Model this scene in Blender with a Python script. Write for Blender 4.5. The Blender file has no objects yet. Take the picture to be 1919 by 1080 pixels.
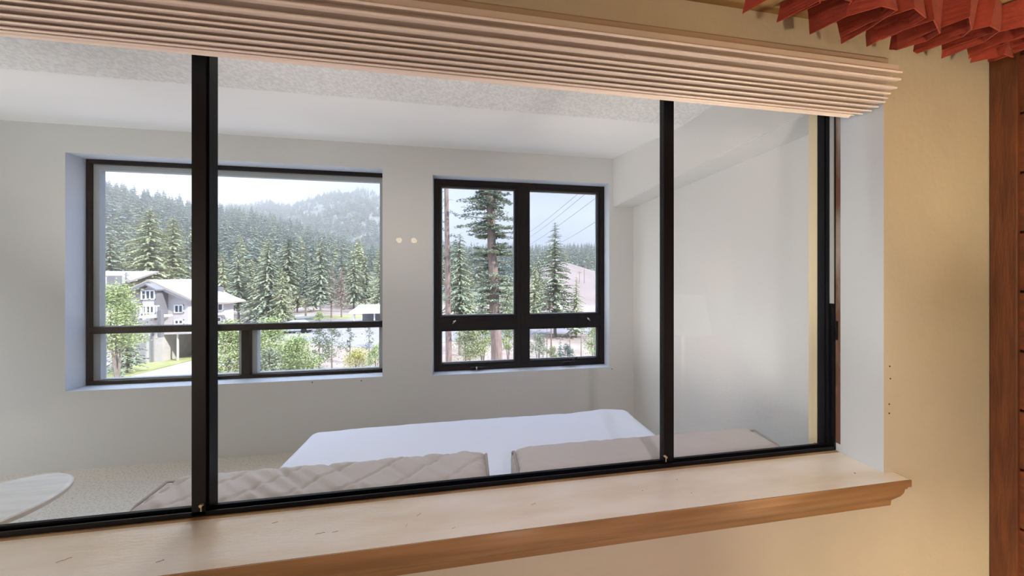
import bpy, bmesh, math, random
from mathutils import Vector, Matrix, noise
R = random.Random(7)
C = bpy.context.scene.collection
sc = bpy.context.scene
# ------------------------------------------------------------------ camera, sky, sun, exposure
F, TH, HY, CX = 560.0, 0.15, 519.0, 959.5
EYE = 1.5
cs, sn = math.cos(TH), math.sin(TH)
cam = bpy.data.objects.new('camera', bpy.data.cameras.new('camera')); C.objects.link(cam)
cam.location = (0, 0, EYE); cam.rotation_euler = (math.pi/2, 0, -TH)
cam.data.sensor_width = 36; cam.data.lens = F*36/1919; cam.data.shift_y = (HY-540)/1919
cam.data.clip_start = 0.02; cam.data.clip_end = 5000
sc.camera = cam
sc.view_settings.view_transform = 'Standard'; sc.view_settings.look = 'None'
sc.view_settings.gamma = 1; sc.view_settings.use_curve_mapping = False
sc.view_settings.exposure = 0.35
sc.cycles.use_denoising = True
sc.cycles.max_bounces = 10; sc.cycles.diffuse_bounces = 5; sc.cycles.transparent_max_bounces = 24
sc.cycles.sample_clamp_indirect = 8; sc.cycles.caustics_reflective = False; sc.cycles.caustics_refractive = False

def make_world():
    w = bpy.data.worlds.new('sky'); sc.world = w; w.use_nodes = True
    n = w.node_tree; n.nodes.clear(); L = n.links.new
    tc = n.nodes.new('ShaderNodeTexCoord'); sep = n.nodes.new('ShaderNodeSeparateXYZ')
    L(tc.outputs['Generated'], sep.inputs[0])
    r1 = n.nodes.new('ShaderNodeValToRGB')      # across: hazy white to the left, pale blue to the right
    e = r1.color_ramp.elements
    q0 = e.new(0.02); q0.color = (6.5, 6.6, 6.8, 1)
    e[1].position = 0.13; e[1].color = (1.15, 1.19, 1.25, 1); e[2].position = 0.62; e[2].color = (0.21, 0.29, 0.45, 1)
    m = e.new(0.40); m.color = (0.50, 0.61, 0.80, 1); m = e.new(0.29); m.color = (0.68, 0.76, 0.90, 1)
    mp = n.nodes.new('ShaderNodeMapRange'); mp.inputs['From Min'].default_value = -1; mp.inputs['From Max'].default_value = 1
    L(sep.outputs['X'], mp.inputs['Value']); L(mp.outputs[0], r1.inputs[0])
    r2 = n.nodes.new('ShaderNodeValToRGB')      # height: brighter haze dome overhead
    e = r2.color_ramp.elements
    e[0].position = 0.0; e[0].color = (1, 1, 1, 1); e[1].position = 0.72; e[1].color = (5.0, 5.1, 5.3, 1)
    m = e.new(0.34); m.color = (1, 1, 1, 1)
    L(sep.outputs['Z'], r2.inputs[0])
    mx = n.nodes.new('ShaderNodeMix'); mx.data_type = 'RGBA'; mx.blend_type = 'MULTIPLY'; mx.inputs[0].default_value = 1
    L(r1.outputs[0], mx.inputs[6]); L(r2.outputs[0], mx.inputs[7])
    bg = n.nodes.new('ShaderNodeBackground'); bg.inputs[1].default_value = 1.0
    L(mx.outputs[2], bg.inputs[0])
    out = n.nodes.new('ShaderNodeOutputWorld'); L(bg.outputs[0], out.inputs[0])
make_world()

def light(name, kind, loc, energy, color=(1, 1, 1), rot=(0, 0, 0), **kw):
    d = bpy.data.lights.new(name, kind); d.energy = energy; d.color = color
    for k, v in kw.items(): setattr(d, k, v)
    o = bpy.data.objects.new(name, d); C.objects.link(o); o.location = loc; o.rotation_euler = rot
    return o
# sun stands behind and left of this house: the hillside and the neighbours catch it, the windows do not
light('sun', 'SUN', (0, 0, 50), 5.2, (1.0, 0.95, 0.87), (math.radians(48), 0, math.radians(62)), angle=0.03)
# unseen fill disc added under the bedroom ceiling to brighten the room
light('bedroom_ceiling_fill', 'AREA', (-0.86, 1.40, 2.49), 6, (1.0, 0.97, 0.93), (0, 0, 0), shape='DISK', size=0.5)
# unseen fill light added far to the left in the near room, and the shaded lamp on the right (its shade is built below)
light('near_room_left_fill', 'POINT', (-4.7, -1.25, 1.15), 120, (1.0, 0.94, 0.92), shadow_soft_size=.22)
light('near_room_right_lamp_light', 'POINT', (1.63, -0.14, 1.25), 38, (1.0, 0.82, 0.55), shadow_soft_size=.10)
def aim(loc, tgt): return (Vector(tgt)-Vector(loc)).to_track_quat('-Z', 'Y').to_euler()
# unseen fill spots added: two above for the near wall, three low for the blind
for loc_, tgt_, e_, c_, sz_ in (((.4, -1.0, 1.9), (1.9, .8, .8), 54, (1, .92, .64), 62), ((.1, -1.1, 2.2), (.8, .8, .3), 62, (1, .88, .98), 64), ((.85, .42, .5), (.95, .80, 2.1), 27, (1, .92, .82), 74), ((.15, .42, .55), (.15, .81, 2.1), 14, (1, .90, .86), 74), ((-.95, .42, .55), (-.95, .81, 2.1), 14, (1, .88, .88), 74)):
    light('near_room_fill_spot', 'SPOT', loc_, e_, c_, aim(loc_, tgt_), spot_size=math.radians(sz_), spot_blend=1.0, shadow_soft_size=.04)

# unseen fill spots added low in the bedroom to lift ceiling and right wall
for loc_, tgt_, e_, sz_ in (((-1.35, 1.14, .42), (-.3, 2.2, 2.6), 31, 72), ((-2.9, 1.14, .42), (-2.6, 2.3, 2.5), 52, 72), ((-1.3, 1.36, .46), (1.66, 1.9, 1.65), 70, 60), ((1.42, 1.25, .5), (1.52, 1.9, 2.2), 9, 56)):
    light('bedroom_fill_uplight', 'SPOT', loc_, e_, (1, .98, .95), aim(loc_, tgt_), spot_size=math.radians(sz_), spot_blend=.9, shadow_soft_size=.05)

# ------------------------------------------------------------------ helpers
def ray(x, y):
    g = F*cs-(x-CX)*sn
    return ((x-CX)*cs+F*sn)/g, (HY-y)/g
def at(x, y, Y):
    a, k = ray(x, y)
    return Vector((a*Y, Y, EYE+k*Y))
def on_z(x, y, z):
    a, k = ray(x, y)
    Y = (z-EYE)/k
    return Vector((a*Y, Y, z))

def mat(name, col, rough=0.7, col2=None, scale=8, detail=4, bump=0.0, bscale=None, metal=0, stretch=None, spec=None, lo=0.35, hi=0.65, sheen=0):
    m = bpy.data.materials.new(name); m.use_nodes = True
    n = m.node_tree; b = n.nodes['Principled BSDF']; L = n.links.new
    b.inputs['Roughness'].default_value = rough; b.inputs['Metallic'].default_value = metal
    b.inputs['Base Color'].default_value = (*col, 1)
    if spec is not None: b.inputs['Specular IOR Level'].default_value = spec
    if sheen: b.inputs['Sheen Weight'].default_value = sheen
    if col2 or bump:
        tc = n.nodes.new('ShaderNodeTexCoord'); mp = n.nodes.new('ShaderNodeMapping')
        L(tc.outputs['Object'], mp.inputs[0])
        if stretch: mp.inputs['Scale'].default_value = stretch
    if col2:
        t = n.nodes.new('ShaderNodeTexNoise'); t.inputs['Scale'].default_value = scale; t.inputs['Detail'].default_value = detail
        L(mp.outputs[0], t.inputs['Vector'])
        r = n.nodes.new('ShaderNodeValToRGB'); e = r.color_ramp.elements
        e[0].position = lo; e[1].position = hi; e[0].color = (*col, 1); e[1].color = (*col2, 1)
        L(t.outputs[0], r.inputs[0]); L(r.outputs[0], b.inputs['Base Color'])
    if bump:
        t = n.nodes.new('ShaderNodeTexNoise'); t.inputs['Scale'].default_value = bscale or scale*3; t.inputs['Detail'].default_value = 4
        L(mp.outputs[0], t.inputs['Vector'])
        bp = n.nodes.new('ShaderNodeBump'); bp.inputs['Strength'].default_value = bump; bp.inputs['Distance'].default_value = 0.01
        L(t.outputs[0], bp.inputs['Height']); L(bp.outputs[0], b.inputs['Normal'])
    return m

def glass_mat(name, veil=0.0, tint=(1, 1, 1), refl=1.0):
    m = bpy.data.materials.new(name); m.use_nodes = True
    n = m.node_tree; n.nodes.clear(); L = n.links.new
    tr = n.nodes.new('ShaderNodeBsdfTransparent'); tr.inputs[0].default_value = (*tint, 1)
    gl = n.nodes.new('ShaderNodeBsdfGlossy'); gl.inputs['Roughness'].default_value = 0.0; gl.inputs[0].default_value = (refl, refl, refl, 1)
    lw = n.nodes.new('ShaderNodeLayerWeight'); lw.inputs[0].default_value = 0.5
    pw = n.nodes.new('ShaderNodeMath'); pw.operation = 'POWER'; pw.inputs[1].default_value = 5; L(lw.outputs['Facing'], pw.inputs[0])
    fr = n.nodes.new('ShaderNodeMath'); fr.operation = 'MULTIPLY_ADD'; fr.inputs[1].default_value = 0.5; fr.inputs[2].default_value = 0.010; L(pw.outputs[0], fr.inputs[0])
    mx = n.nodes.new('ShaderNodeMixShader'); L(fr.outputs[0], mx.inputs[0]); L(tr.outputs[0], mx.inputs[1]); L(gl.outputs[0], mx.inputs[2])
    out = n.nodes.new('ShaderNodeOutputMaterial'); last = mx.outputs[0]
    if veil:
        df = n.nodes.new('ShaderNodeBsdfDiffuse'); df.inputs[0].default_value = (0.9, 0.9, 0.9, 1)
        m2 = n.nodes.new('ShaderNodeMixShader'); m2.inputs[0].default_value = veil
        L(last, m2.inputs[1]); L(df.outputs[0], m2.inputs[2]); last = m2.outputs[0]
    L(last, out.inputs[0]); return m

M = {}
M['wall'] = mat('white_wall_paint', (0.71, 0.715, 0.70), 0.8, bump=0.12, bscale=60)
M['wall_near'] = mat('beige_wall_paint', (0.61, 0.555, 0.43), 0.75, (0.56, 0.505, 0.39), scale=3, bump=0.2, bscale=25)
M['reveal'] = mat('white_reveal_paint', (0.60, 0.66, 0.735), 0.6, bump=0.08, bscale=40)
M['popcorn'] = mat('sprayed_ceiling', (0.92, 0.92, 0.91), 0.9, (0.80, 0.80, 0.79), scale=70, detail=2, bump=1.0, bscale=110, lo=.4, hi=.6)
M['ceil'] = mat('smooth_ceiling_paint', (0.88, 0.88, 0.87), 0.8)
M['carpet'] = mat('beige_carpet', (0.72, 0.67, 0.58), 0.95, (0.42, 0.36, 0.28), scale=90, detail=6, bump=0.6, bscale=200, lo=.5, hi=.75)
M['black'] = mat('black_anodised_aluminium', (0.004, 0.004, 0.006), 0.4, metal=0.0, spec=.2)
M['blacksoft'] = mat('black_window_frame_paint', (0.003, 0.004, 0.009), 0.5, spec=.2)
M['seal'] = mat('grey_window_seal', (0.40, 0.44, 0.46), 0.6)
M['white'] = mat('white_plastic', (0.8, 0.8, 0.8), 0.5)
M['blind'] = mat('cream_blind_slat', (0.82, 0.72, 0.66), 0.35, spec=0.6)
M['sill'] = mat('varnished_maple', (0.88, 0.83, 0.74), 0.24, (0.76, 0.66, 0.50), scale=2.2, detail=6, bump=0.05, bscale=30, stretch=(1.2, 6, 6), lo=.40, hi=.72)
M['sillfront'] = mat('pine_moulding', (0.42, 0.24, 0.11), 0.5, (0.29, 0.155, 0.065), scale=3, detail=5, stretch=(0.8, 10, 14), bump=0.08, bscale=20)
M['brown'] = mat('dark_stained_wood', (0.17, 0.052, 0.015), 0.5, (0.10, 0.028, 0.009), scale=6, detail=5, stretch=(8, 8, .8), bump=0.2, bscale=18)
M['plank'] = mat('red_brown_plank', (0.22, 0.06, 0.02), 0.5, (0.12, 0.035, 0.012), scale=5, detail=5, stretch=(8, .8, 8), bump=0.2, bscale=18)
M['woodceil'] = mat('wood_ceiling', (0.33, 0.21, 0.09), 0.6, (0.24, 0.14, 0.06), scale=4, stretch=(1, 8, 8))
M['red'] = mat('rust_red_fabric', (0.34, 0.042, 0.016), 0.8, (0.26, 0.028, 0.012), scale=30, bump=0.2, bscale=300, sheen=0.1)
M['sheet'] = mat('white_bed_sheet', (0.74, 0.78, 0.87), 0.85, bump=0.15, bscale=6)
M['cushion'] = mat('pale_grey_quilting', (0.57, 0.545, 0.54), 0.85, bump=0.1, bscale=150)
M['piping'] = mat('grey_cushion_piping', (0.40, 0.37, 0.36), 0.8)
M['frame'] = mat('sofa_bed_fabric', (0.35, 0.30, 0.25), 0.9)
M['table'] = mat('cream_table_top', (0.80, 0.78, 0.72), 0.25, (0.70, 0.67, 0.60), scale=2.5, stretch=(1, 9, 1))
M['rim'] = mat('beige_table_edge', (0.62, 0.54, 0.46), 0.5)
M['metal'] = mat('bright_metal', (0.75, 0.73, 0.68), 0.3, metal=0.9)
M['brass'] = mat('worn_brass', (0.70, 0.55, 0.35), 0.35, metal=0.8)
M['hole'] = mat('dark_hole', (0.02, 0.015, 0.01), 0.9)
M['trimw'] = mat('maple_trim', (0.72, 0.62, 0.42), 0.5)
M['glass'] = glass_mat('window_glass')
M['glass_in'] = glass_mat('veiled_interior_glass', veil=0.005)  # thin white diffuse veil mixed over the clear pane

def link(name, bm, m, parent=None, smooth=False):
    me = bpy.data.meshes.new(name); bm.normal_update(); bm.to_mesh(me); bm.free()
    for x in (m if isinstance(m, (list, tuple)) else [m]): me.materials.append(x)
    if smooth:
        for p in me.polygons: p.use_smooth = True
    o = bpy.data.objects.new(name, me); C.objects.link(o)
    if parent: o.parent = parent
    return o
def box(bm, x0, x1, y0, y1, z0, z1, mi=0, bev=0):
    v = [bm.verts.new((x, y, z)) for x in (x0, x1) for y in (y0, y1) for z in (z0, z1)]
    fs = [bm.faces.new([v[i] for i in q]) for q in ((0, 1, 3, 2), (4, 6, 7, 5), (0, 4, 5, 1), (2, 3, 7, 6), (0, 2, 6, 4), (1, 5, 7, 3))]
    for f in fs: f.material_index = mi
    if bev: bmesh.ops.bevel(bm, geom=list({e for f in fs for e in f.edges}), offset=bev, segments=2, affect='EDGES', profile=0.6)
    return fs
def obox(name, x0, x1, y0, y1, z0, z1, m, parent=None, bev=0):
    bm = bmesh.new(); box(bm, x0, x1, y0, y1, z0, z1, bev=bev); return link(name, bm, m, parent)
def prism(bm, prof, x0, x1, mi=0):        # profile (y,z) swept along x
    a = [bm.verts.new((x0, y, z)) for y, z in prof]; b = [bm.verts.new((x1, y, z)) for y, z in prof]
    n = len(prof)
    fs = [bm.faces.new((a[i], a[(i+1) % n], b[(i+1) % n], b[i])) for i in range(n)]
    fs += [bm.faces.new(a[::-1]), bm.faces.new(b)]
    for f in fs: f.material_index = mi
    bmesh.ops.recalc_face_normals(bm, faces=fs)
def tube(bm, pts, r, seg=8, r2=None):
    rings = []; n = len(pts)
    for i, p in enumerate(pts):
        p = Vector(p); d = (Vector(pts[min(i+1, n-1)])-Vector(pts[max(i-1, 0)])).normalized()
        u = d.cross(Vector((0, 0, 1)) if abs(d.z) < .9 else Vector((1, 0, 0))).normalized(); v = d.cross(u)
        rr = r if r2 is None else r+(r2-r)*i/(n-1)
        rings.append([bm.verts.new(p+(u*math.cos(t*2*math.pi/seg)+v*math.sin(t*2*math.pi/seg))*rr) for t in range(seg)])
    for a, b in zip(rings, rings[1:]):
        for t in range(seg): bm.faces.new((a[t], a[(t+1) % seg], b[(t+1) % seg], b[t]))
    bm.faces.new(rings[0][::-1]); bm.faces.new(rings[-1])
def lathe(bm, prof, c, seg=48, sx=1, sy=1):
    rings = [[bm.verts.new((c[0]+r*sx*math.cos(t*2*math.pi/seg), c[1]+r*sy*math.sin(t*2*math.pi/seg), c[2]+z)) for t in range(seg)] for r, z in prof]
    for a, b in zip(rings, rings[1:]):
        for t in range(seg): bm.faces.new((a[t], a[(t+1) % seg], b[(t+1) % seg], b[t]))
    bm.faces.new(rings[0][::-1]); bm.faces.new(rings[-1])
def thing(name, label, cat, loc=(0, 0, 0), rz=0, group=None):
    o = bpy.data.objects.new(name, None); C.objects.link(o); o.location = loc; o.rotation_euler = (0, 0, rz)
    o.empty_display_size = 0.1
    return tag(o, label, cat, group)
def tag(o, label, cat, group=None, kind=None):
    o['label'] = label; o['category'] = cat
    if group: o['group'] = group
    if kind: o['kind'] = kind
    return o
def struct(o, label=None, cat=None):
    o['kind'] = 'structure'
    if label: o['label'] = label
    if cat: o['category'] = cat
    return o
def wall_xz(name, x0, x1, z0, z1, y0, y1, holes, m, mreveal=None, label=None, cat='wall'):
    """wall slab between y0 and y1 with rectangular openings; the opening sides take the second material"""
    bm = bmesh.new()
    xs = sorted({x0, x1, *[h[0] for h in holes], *[h[1] for h in holes]}); zs = sorted({z0, z1, *[h[2] for h in holes], *[h[3] for h in holes]})
    def q(pts, mi=0):
        f = bm.faces.new([bm.verts.new(p) for p in pts]); f.material_index = mi
    for i in range(len(xs)-1):
        for j in range(len(zs)-1):
            a, b, c, d = xs[i], xs[i+1], zs[j], zs[j+1]
            if any(h[0] <= a and b <= h[1] and h[2] <= c and d <= h[3] for h in holes): continue
            q([(a, y0, c), (b, y0, c), (b, y0, d), (a, y0, d)]); q([(a, y1, d), (b, y1, d), (b, y1, c), (a, y1, c)])
    for a, b, c, d in [(x0, x1, z0, z1)]+list(holes):
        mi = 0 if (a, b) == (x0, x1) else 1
        q([(a, y0, c), (a, y1, c), (b, y1, c), (b, y0, c)], mi); q([(a, y0, d), (b, y0, d), (b, y1, d), (a, y1, d)], mi)
        q([(a, y0, c), (a, y0, d), (a, y1, d), (a, y1, c)], mi); q([(b, y0, c), (b, y1, c), (b, y1, d), (b, y0, d)], mi)
    bmesh.ops.remove_doubles(bm, verts=bm.verts, dist=1e-5); bmesh.ops.recalc_face_normals(bm, faces=bm.faces)
    return struct(link(name, bm, [m, mreveal or m]), label, cat)

# ------------------------------------------------------------------ the two rooms
YN, YNB = 0.795, 0.985            # near wall, front and back
YG = 0.925                        # interior glass frame
YF, YFB = 2.80, 3.02              # window wall
XR, XRN = 1.664, 1.844            # right walls
XL = -4.3
WX0, WX1, WZ0, WZ1 = -2.12, 1.366, 0.85, 2.20
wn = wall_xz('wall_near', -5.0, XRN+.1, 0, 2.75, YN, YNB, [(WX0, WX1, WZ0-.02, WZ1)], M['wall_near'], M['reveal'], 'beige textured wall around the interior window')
W1 = (-3.07, -0.742, 0.612, 2.463); W2 = (-0.3085, 1.403, 0.60, 2.43)
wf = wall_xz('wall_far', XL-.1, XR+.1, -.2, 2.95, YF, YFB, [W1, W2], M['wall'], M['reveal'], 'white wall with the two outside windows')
struct(obox('wall_right', XR, XR+.15, YNB, YF, -.1, 2.9, M['wall']), 'white right wall of the bedroom', 'wall')
bm = bmesh.new()                   # left wall around an unseen glazed door, added to let sky light in
box(bm, XL-.15, XL, YNB, 1.15, -.1, 2.9); box(bm, XL-.15, XL, 2.65, YF, -.1, 2.9); box(bm, XL-.15, XL, 1.15, 2.65, 2.25, 2.9)
struct(link('wall_left', bm, M['wall']), 'white left wall of the bedroom', 'wall')
bm = bmesh.new()
for a_, b_ in ((1.15, 1.23), (1.86, 1.94), (2.57, 2.65)): box(bm, XL-.1, XL-.04, a_, b_, 0, 2.25)
box(bm, XL-.1, XL-.04, 1.15, 2.65, 2.17, 2.25); box(bm, XL-.1, XL-.04, 1.15, 2.65, 0, .08)
d1 = struct(link('door_1', bm, M['blacksoft']), 'unseen glazed door added at the far left of the bedroom to let light in', 'door')
for a_, b_ in ((1.22, 1.87), (1.93, 2.58)):
    bm = bmesh.new(); box(bm, XL-.075, XL-.07, a_, b_, .07, 2.18); link('pane', bm, M['glass'], d1)
struct(obox('floor', XL, XR, YNB, YF, -.15, 0, M['carpet']), 'speckled beige carpet floor of the bedroom', 'floor')
bm = bmesh.new()                   # flat sprayed part
box(bm, XL, 1.446, YNB, 1.82, 2.52, 2.75)
struct(link('ceiling', bm, M['popcorn']), 'rough sprayed ceiling behind the blind', 'ceiling')
bm = bmesh.new()                   # smooth part rising to the window wall
prism(bm, [(1.82, 2.52), (YF, 2.68), (YF, 2.85), (1.82, 2.75)], XL, 1.446)
struct(link('ceiling', bm, M['ceil']), 'smooth white ceiling strip above the windows', 'ceiling')
bm = bmesh.new(); box(bm, 1.446, XR, YNB, YF, 2.20, 2.85)
bmesh.ops.bevel(bm, geom=[e for e in bm.edges if all(abs(v.co.x-1.446) < .01 and abs(v.co.z-2.2) < .01 for v in e.verts)], offset=.006, segments=2, affect='EDGES')
struct(link('trim_1', bm, M['wall']), 'white boxed soffit along the top of the right wall', 'soffit')
for px, py in ((585, 717), (677, 714), (1147, 692)):
    p = at(px, py, YF-.002); bm = bmesh.new(); tube(bm, [p, p+Vector((0, .004, 0))], .005, 8); link('nail_hole', bm, M['hole'], wf)
for px, py in ((1668, 687), (1669, 710), (1667, 758), (1667, 775)):
    p = at(px, py, YN-.001); bm = bmesh.new(); tube(bm, [p, p+Vector((0, .004, 0))], .0024, 8); link('screw_hole', bm, M['hole'], wn)
# near room shell
struct(obox('floor', -5, XRN, -3.0, YN, -.15, 0, M['carpet']), 'carpet floor of the near room', 'floor')
struct(obox('ceiling', -5, XRN, -3.0, YN, 2.316, 2.45, M['woodceil']), 'brown wooden ceiling of the near room', 'ceiling')
struct(obox('wall_back', -5, XRN, -3.15, -3.0, 0, 2.5, M['wall_near']), 'beige wall behind the camera', 'wall')
struct(obox('wall_left', -5.15, -5, -3.0, YN, 0, 2.5, M['wall_near']), 'beige left wall of the near room', 'wall')
bm = bmesh.new()                   # planked right wall: boards with open dark grooves
z = 0.05
box(bm, XRN+.02, XRN+.15, -3.0, YN, 0, 2.5, 1)
while z < 2.4:
    box(bm, XRN-.004, XRN+.03, -3.0, YN, max(0, z-.2)+.004, z-.004, 0, bev=.003); z += .2
struct(link('wall_right', bm, [M['plank'], M['hole']]), 'red brown plank wall of the near room', 'wall')
bm = bmesh.new(); box(bm, XRN-.014, XRN+.0, YN-.056, YN-.001, 0, 2.316, bev=.003)
struct(link('trim_2', bm, M['brown']), 'dark brown vertical corner board beside the beige wall', 'trim')

# ------------------------------------------------------------------ outside windows
def bar(bm, x0, x1, z0, z1, y0, y1, b=.004): box(bm, x0, x1, y0, y1, z0, z1, bev=b)
def ring(bm, x0, x1, z0, z1, w, y0, y1, wt=None, wb=None, b=.004):
    wt = wt or w; wb = wb or w
    bar(bm, x0, x0+w, z0, z1, y0, y1, b); bar(bm, x1-w, x1, z0, z1, y0, y1, b)
    bar(bm, x0+w, x1-w, z1-wt, z1, y0, y1, b); bar(bm, x0+w, x1-w, z0, z0+wb, y0, y1, b)
def window1():
    x0, x1, z0, z1 = W1
    t = struct(bpy.data.objects.new('window_1', None), 'large black framed window left of the right one with three panes', 'window'); C.objects.link(t); t.location = (0, 0, 0)
    y0, y1 = 2.925, 2.985
    bm = bmesh.new(); ring(bm, x0, x1, z0, z1, .024, y0, y1-.03, .034, .030); link('window_frame', bm, M['blacksoft'], t)
    zr = 1.06
    bm = bmesh.new(); bar(bm, x0+.03, x1-.03, zr-.028, zr+.028, y0-.006, y1); link('rail', bm, M['blacksoft'], t)
    bm = bmesh.new(); bar(bm, -1.94, -1.876, z0+.03, zr-.028, y0-.004, y1); link('mullion', bm, M['blacksoft'], t)
    bm = bmesh.new(); ring(bm, x0+.003, x1-.003, zr+.02, z1-.003, .062, y1-.03, y1+.012, .075, .006, .002); link('seal', bm, M['seal'], t)
    for a, b in ((x0+.032, -1.94), (-1.876, x1-.032)):
        bm = bmesh.new(); ring(bm, a-.02, b+.02, z0+.003, zr-.01, .060, y1-.029, y1+.012, .018, .036, .002); link('seal', bm, M['seal'], t)
        bm = bmesh.new(); box(bm, a, b, y1-.004, y1, z0+.03, zr-.02); link('pane', bm, M['glass'], t)
    bm = bmesh.new(); box(bm, x0+.03, x1-.03, y1-.004, y1, zr+.02, z1-.04); link('pane', bm, M['glass'], t)
window1()
def window2():
    x0, x1, z0, z1 = W2
    t = struct(bpy.data.objects.new('window_2', None), 'black framed four pane window on the right with crank handles', 'window'); C.objects.link(t)
    y0, y1 = 2.905, 2.975
    bm = bmesh.new(); ring(bm, x0, x1, z0, z1, .045, y0, y1, .045, .045); link('window_frame', bm, M['blacksoft'], t)
    xm, zr = 0.544, 1.052
    bm = bmesh.new(); bar(bm, xm-.055, xm+.055, z0+.04, z1-.04, y0-.004, y1); bar(bm, xm-.018, xm+.018, z0+.04, z1-.04, y0-.012, y0)
    link('mullion', bm, M['blacksoft'], t)
    for a, b in ((x0+.045, xm-.055), (xm+.055, x1-.045)):
        bm = bmesh.new(); bar(bm, a, b, zr-.052, zr+.052, y0-.003, y1); bar(bm, a, b, zr-.008, zr+.008, y0-.008, y0, .001); link('rail', bm, M['blacksoft'], t)
        for c, d in ((z0+.045, zr-.052), (zr+.052, z1-.045)):
            bm = bmesh.new(); ring(bm, a, b, c, d, .022, y0+.012, y1-.004, .022, .022, .003); s = link('sash', bm, M['blacksoft'], t)
            bm = bmesh.new(); ring(bm, a+.022, b-.022, c+.022, d-.022, .006, y1-.02, y1-.006, b=.001); link('seal', bm, M['seal'], s)
            bm = bmesh.new(); box(bm, a+.02, b-.02, y1-.012, y1-.008, c+.02, d-.02); link('pane', bm, M['glass'], s)
    for px, py, dx in ((851, 603, 1), (1103, 598, -1)):
        p = at(px, py, y0-.012); bm = bmesh.new(); lathe(bm, [(.010, -.006), (.010, .006)], p, 12)
        tube(bm, [p+Vector((-.014*dx, -.006, -.018)), p+Vector((.002*dx, -.012, -.004)), p+Vector((.016*dx, -.012, .014))], .0045, 8, .006); link('latch', bm, M['metal'], t, True)
    for px, py, dx, m2 in ((893, 690, 0.0, M['metal']), (1066, 679, 1, M['black'])):
        p = at(px, py, y0-.02); bm = bmesh.new()
        box(bm, p.x-.055, p.x+.055, y0-.03, y0+.002, p.z-.008, p.z+.008, bev=.004); tube(bm, [p+Vector((-.075, .01, 0)), p+Vector((-.02, -.004, .006)), p+Vector((.09, .01, .004))], .006, 8)
        h = link('crank', bm, M['black'], t, False)
        bm = bmesh.new(); tube(bm, [p+Vector((0, -.02, -.008)), p+Vector((.02*dx, -.034, .02)), p+Vector((.075*dx, -.03, .012+.045*dx))], .0055, 8, .0075); link('crank_handle', bm, m2, h, True)
window2()

# ------------------------------------------------------------------ interior sliding window
def inner_window():
    t = struct(bpy.data.objects.new('window_3', None), 'wide black framed interior sliding window over the maple sill', 'window'); C.objects.link(t)
    y0, y1 = YG, YG+.045; zb = WZ0
    bm = bmesh.new()               # bottom track: base with two lips
    prism(bm, [(y0, zb), (y0, zb+.014), (y0+.003, zb+.014), (y0+.003, zb+.004), (y0+.016, zb+.004), (y0+.016, zb+.018), (y0+.020, zb+.018), (y0+.020, zb+.004),
               (y1, zb+.004), (y1, zb)], WX0, WX1)
    link('bottom_track', bm, M['black'], t)
    bm = bmesh.new(); box(bm, WX0, WX1, y0, y1, WZ1-.03, WZ1); link('top_track', bm, M['black'], t)
    bm = bmesh.new(); prism_z(bm, [(WX1, y0), (WX1-.008, y0), (WX1-.008, y0+.012), (WX1-.016, y0+.012), (WX1-.016, y0+.022), (WX1-.020, y0+.022), (WX1-.020, y1), (WX1, y1)], zb+.005, WZ1-.03)
    j = link('jamb', bm, M['black'], t)
    bm = bmesh.new(); box(bm, WX1-.0125, WX1-.008, y0-.0005, y0+.011, zb+.55, WZ1-.03); link('weather_strip', bm, M['seal'], j)
    p = at(1569, 617, y0-.004); bm = bmesh.new(); box(bm, WX1-.006, WX1-.001, y0-.008, y0, p.z-.04, p.z+.03, bev=.001); link('latch', bm, M['black'], j)
    def mull(xa, xb, ya, yb, zt, lip):
        w = xb-xa
        bm = bmesh.new()
        prism_z(bm, [(xa, ya), (xb-w*.12, ya), (xb-w*.12, ya+.006), (xb, ya+.006), (xb, yb), (xa+.004, yb), (xa+.004, ya+.010), (xa, ya+.010)], zb+.005, WZ1-.03)
        return link('stile', bm, M['black'], t)
    a0, _ = ray(359, 700); a1, _ = ray(389, 700)
    s1 = mull(a0*(y0+.0), a1*(y0), y0, y0+.034, 0, 0)
    b0, _ = ray(1244, 700); b1, _ = ray(1265, 700)
    s2 = mull(b0*(y0+.012), b1*(y0+.012), y0+.012, y0+.040, 0, 0)
    for s, px, py, yy in ((s1, 377, 948, y0-.004), (s2, 1248, 857, y0+.006)):
        p = at(px, py, yy); bm = bmesh.new(); tube(bm, [p+Vector((0, .008, 0)), p-Vector((0, .003, 0))], .0042, 10); tube(bm, [p, p-Vector((0, 0, .016))], .0018, 6); link('screw', bm, M['brass'], s)
    for xa, xb, yy in ((WX0+.01, a1*y0-.005, y0+.030), (a1*y0-.02, b0*(y0+.012)+.01, y0+.024), (b1*(y0+.012)-.006, WX1-.016, y0+.034)):
        bm = bmesh.new(); box(bm, xa, xb, yy, yy+.003, zb+.006, WZ1-.04); link('pane', bm, M['glass_in'], t)
def prism_z(bm, prof, z0, z1):
    a = [bm.verts.new((x, y, z0)) for x, y in prof]; b = [bm.verts.new((x, y, z1)) for x, y in prof]; n = len(prof)
    fs = [bm.faces.new((a[i], a[(i+1) % n], b[(i+1) % n], b[i])) for i in range(n)]+[bm.faces.new(a[::-1]), bm.faces.new(b)]
    bmesh.ops.recalc_face_normals(bm, faces=fs)
inner_window()
stain = mat('brown_mildew_stain', (.16, .085, .06), .9, (.5, .45, .42), scale=14, detail=6, lo=.45, hi=.75, stretch=(1, 1, .25))
struct(obox('trim_5', WX1-.0012, WX1, YG-.014, YG, WZ0+.03, WZ1-.10, stain), 'brown stained strip on the white reveal beside the jamb', 'trim')
struct(obox('trim_6', WX0, WX1, YG-.012, YG, WZ0, WZ0+.0006, mat('bare_tan_wood', (.50, .36, .20), .6, (.30, .19, .10), scale=6, stretch=(1, 4, 1))), 'worn tan strip of sill along the black track', 'trim')
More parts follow.
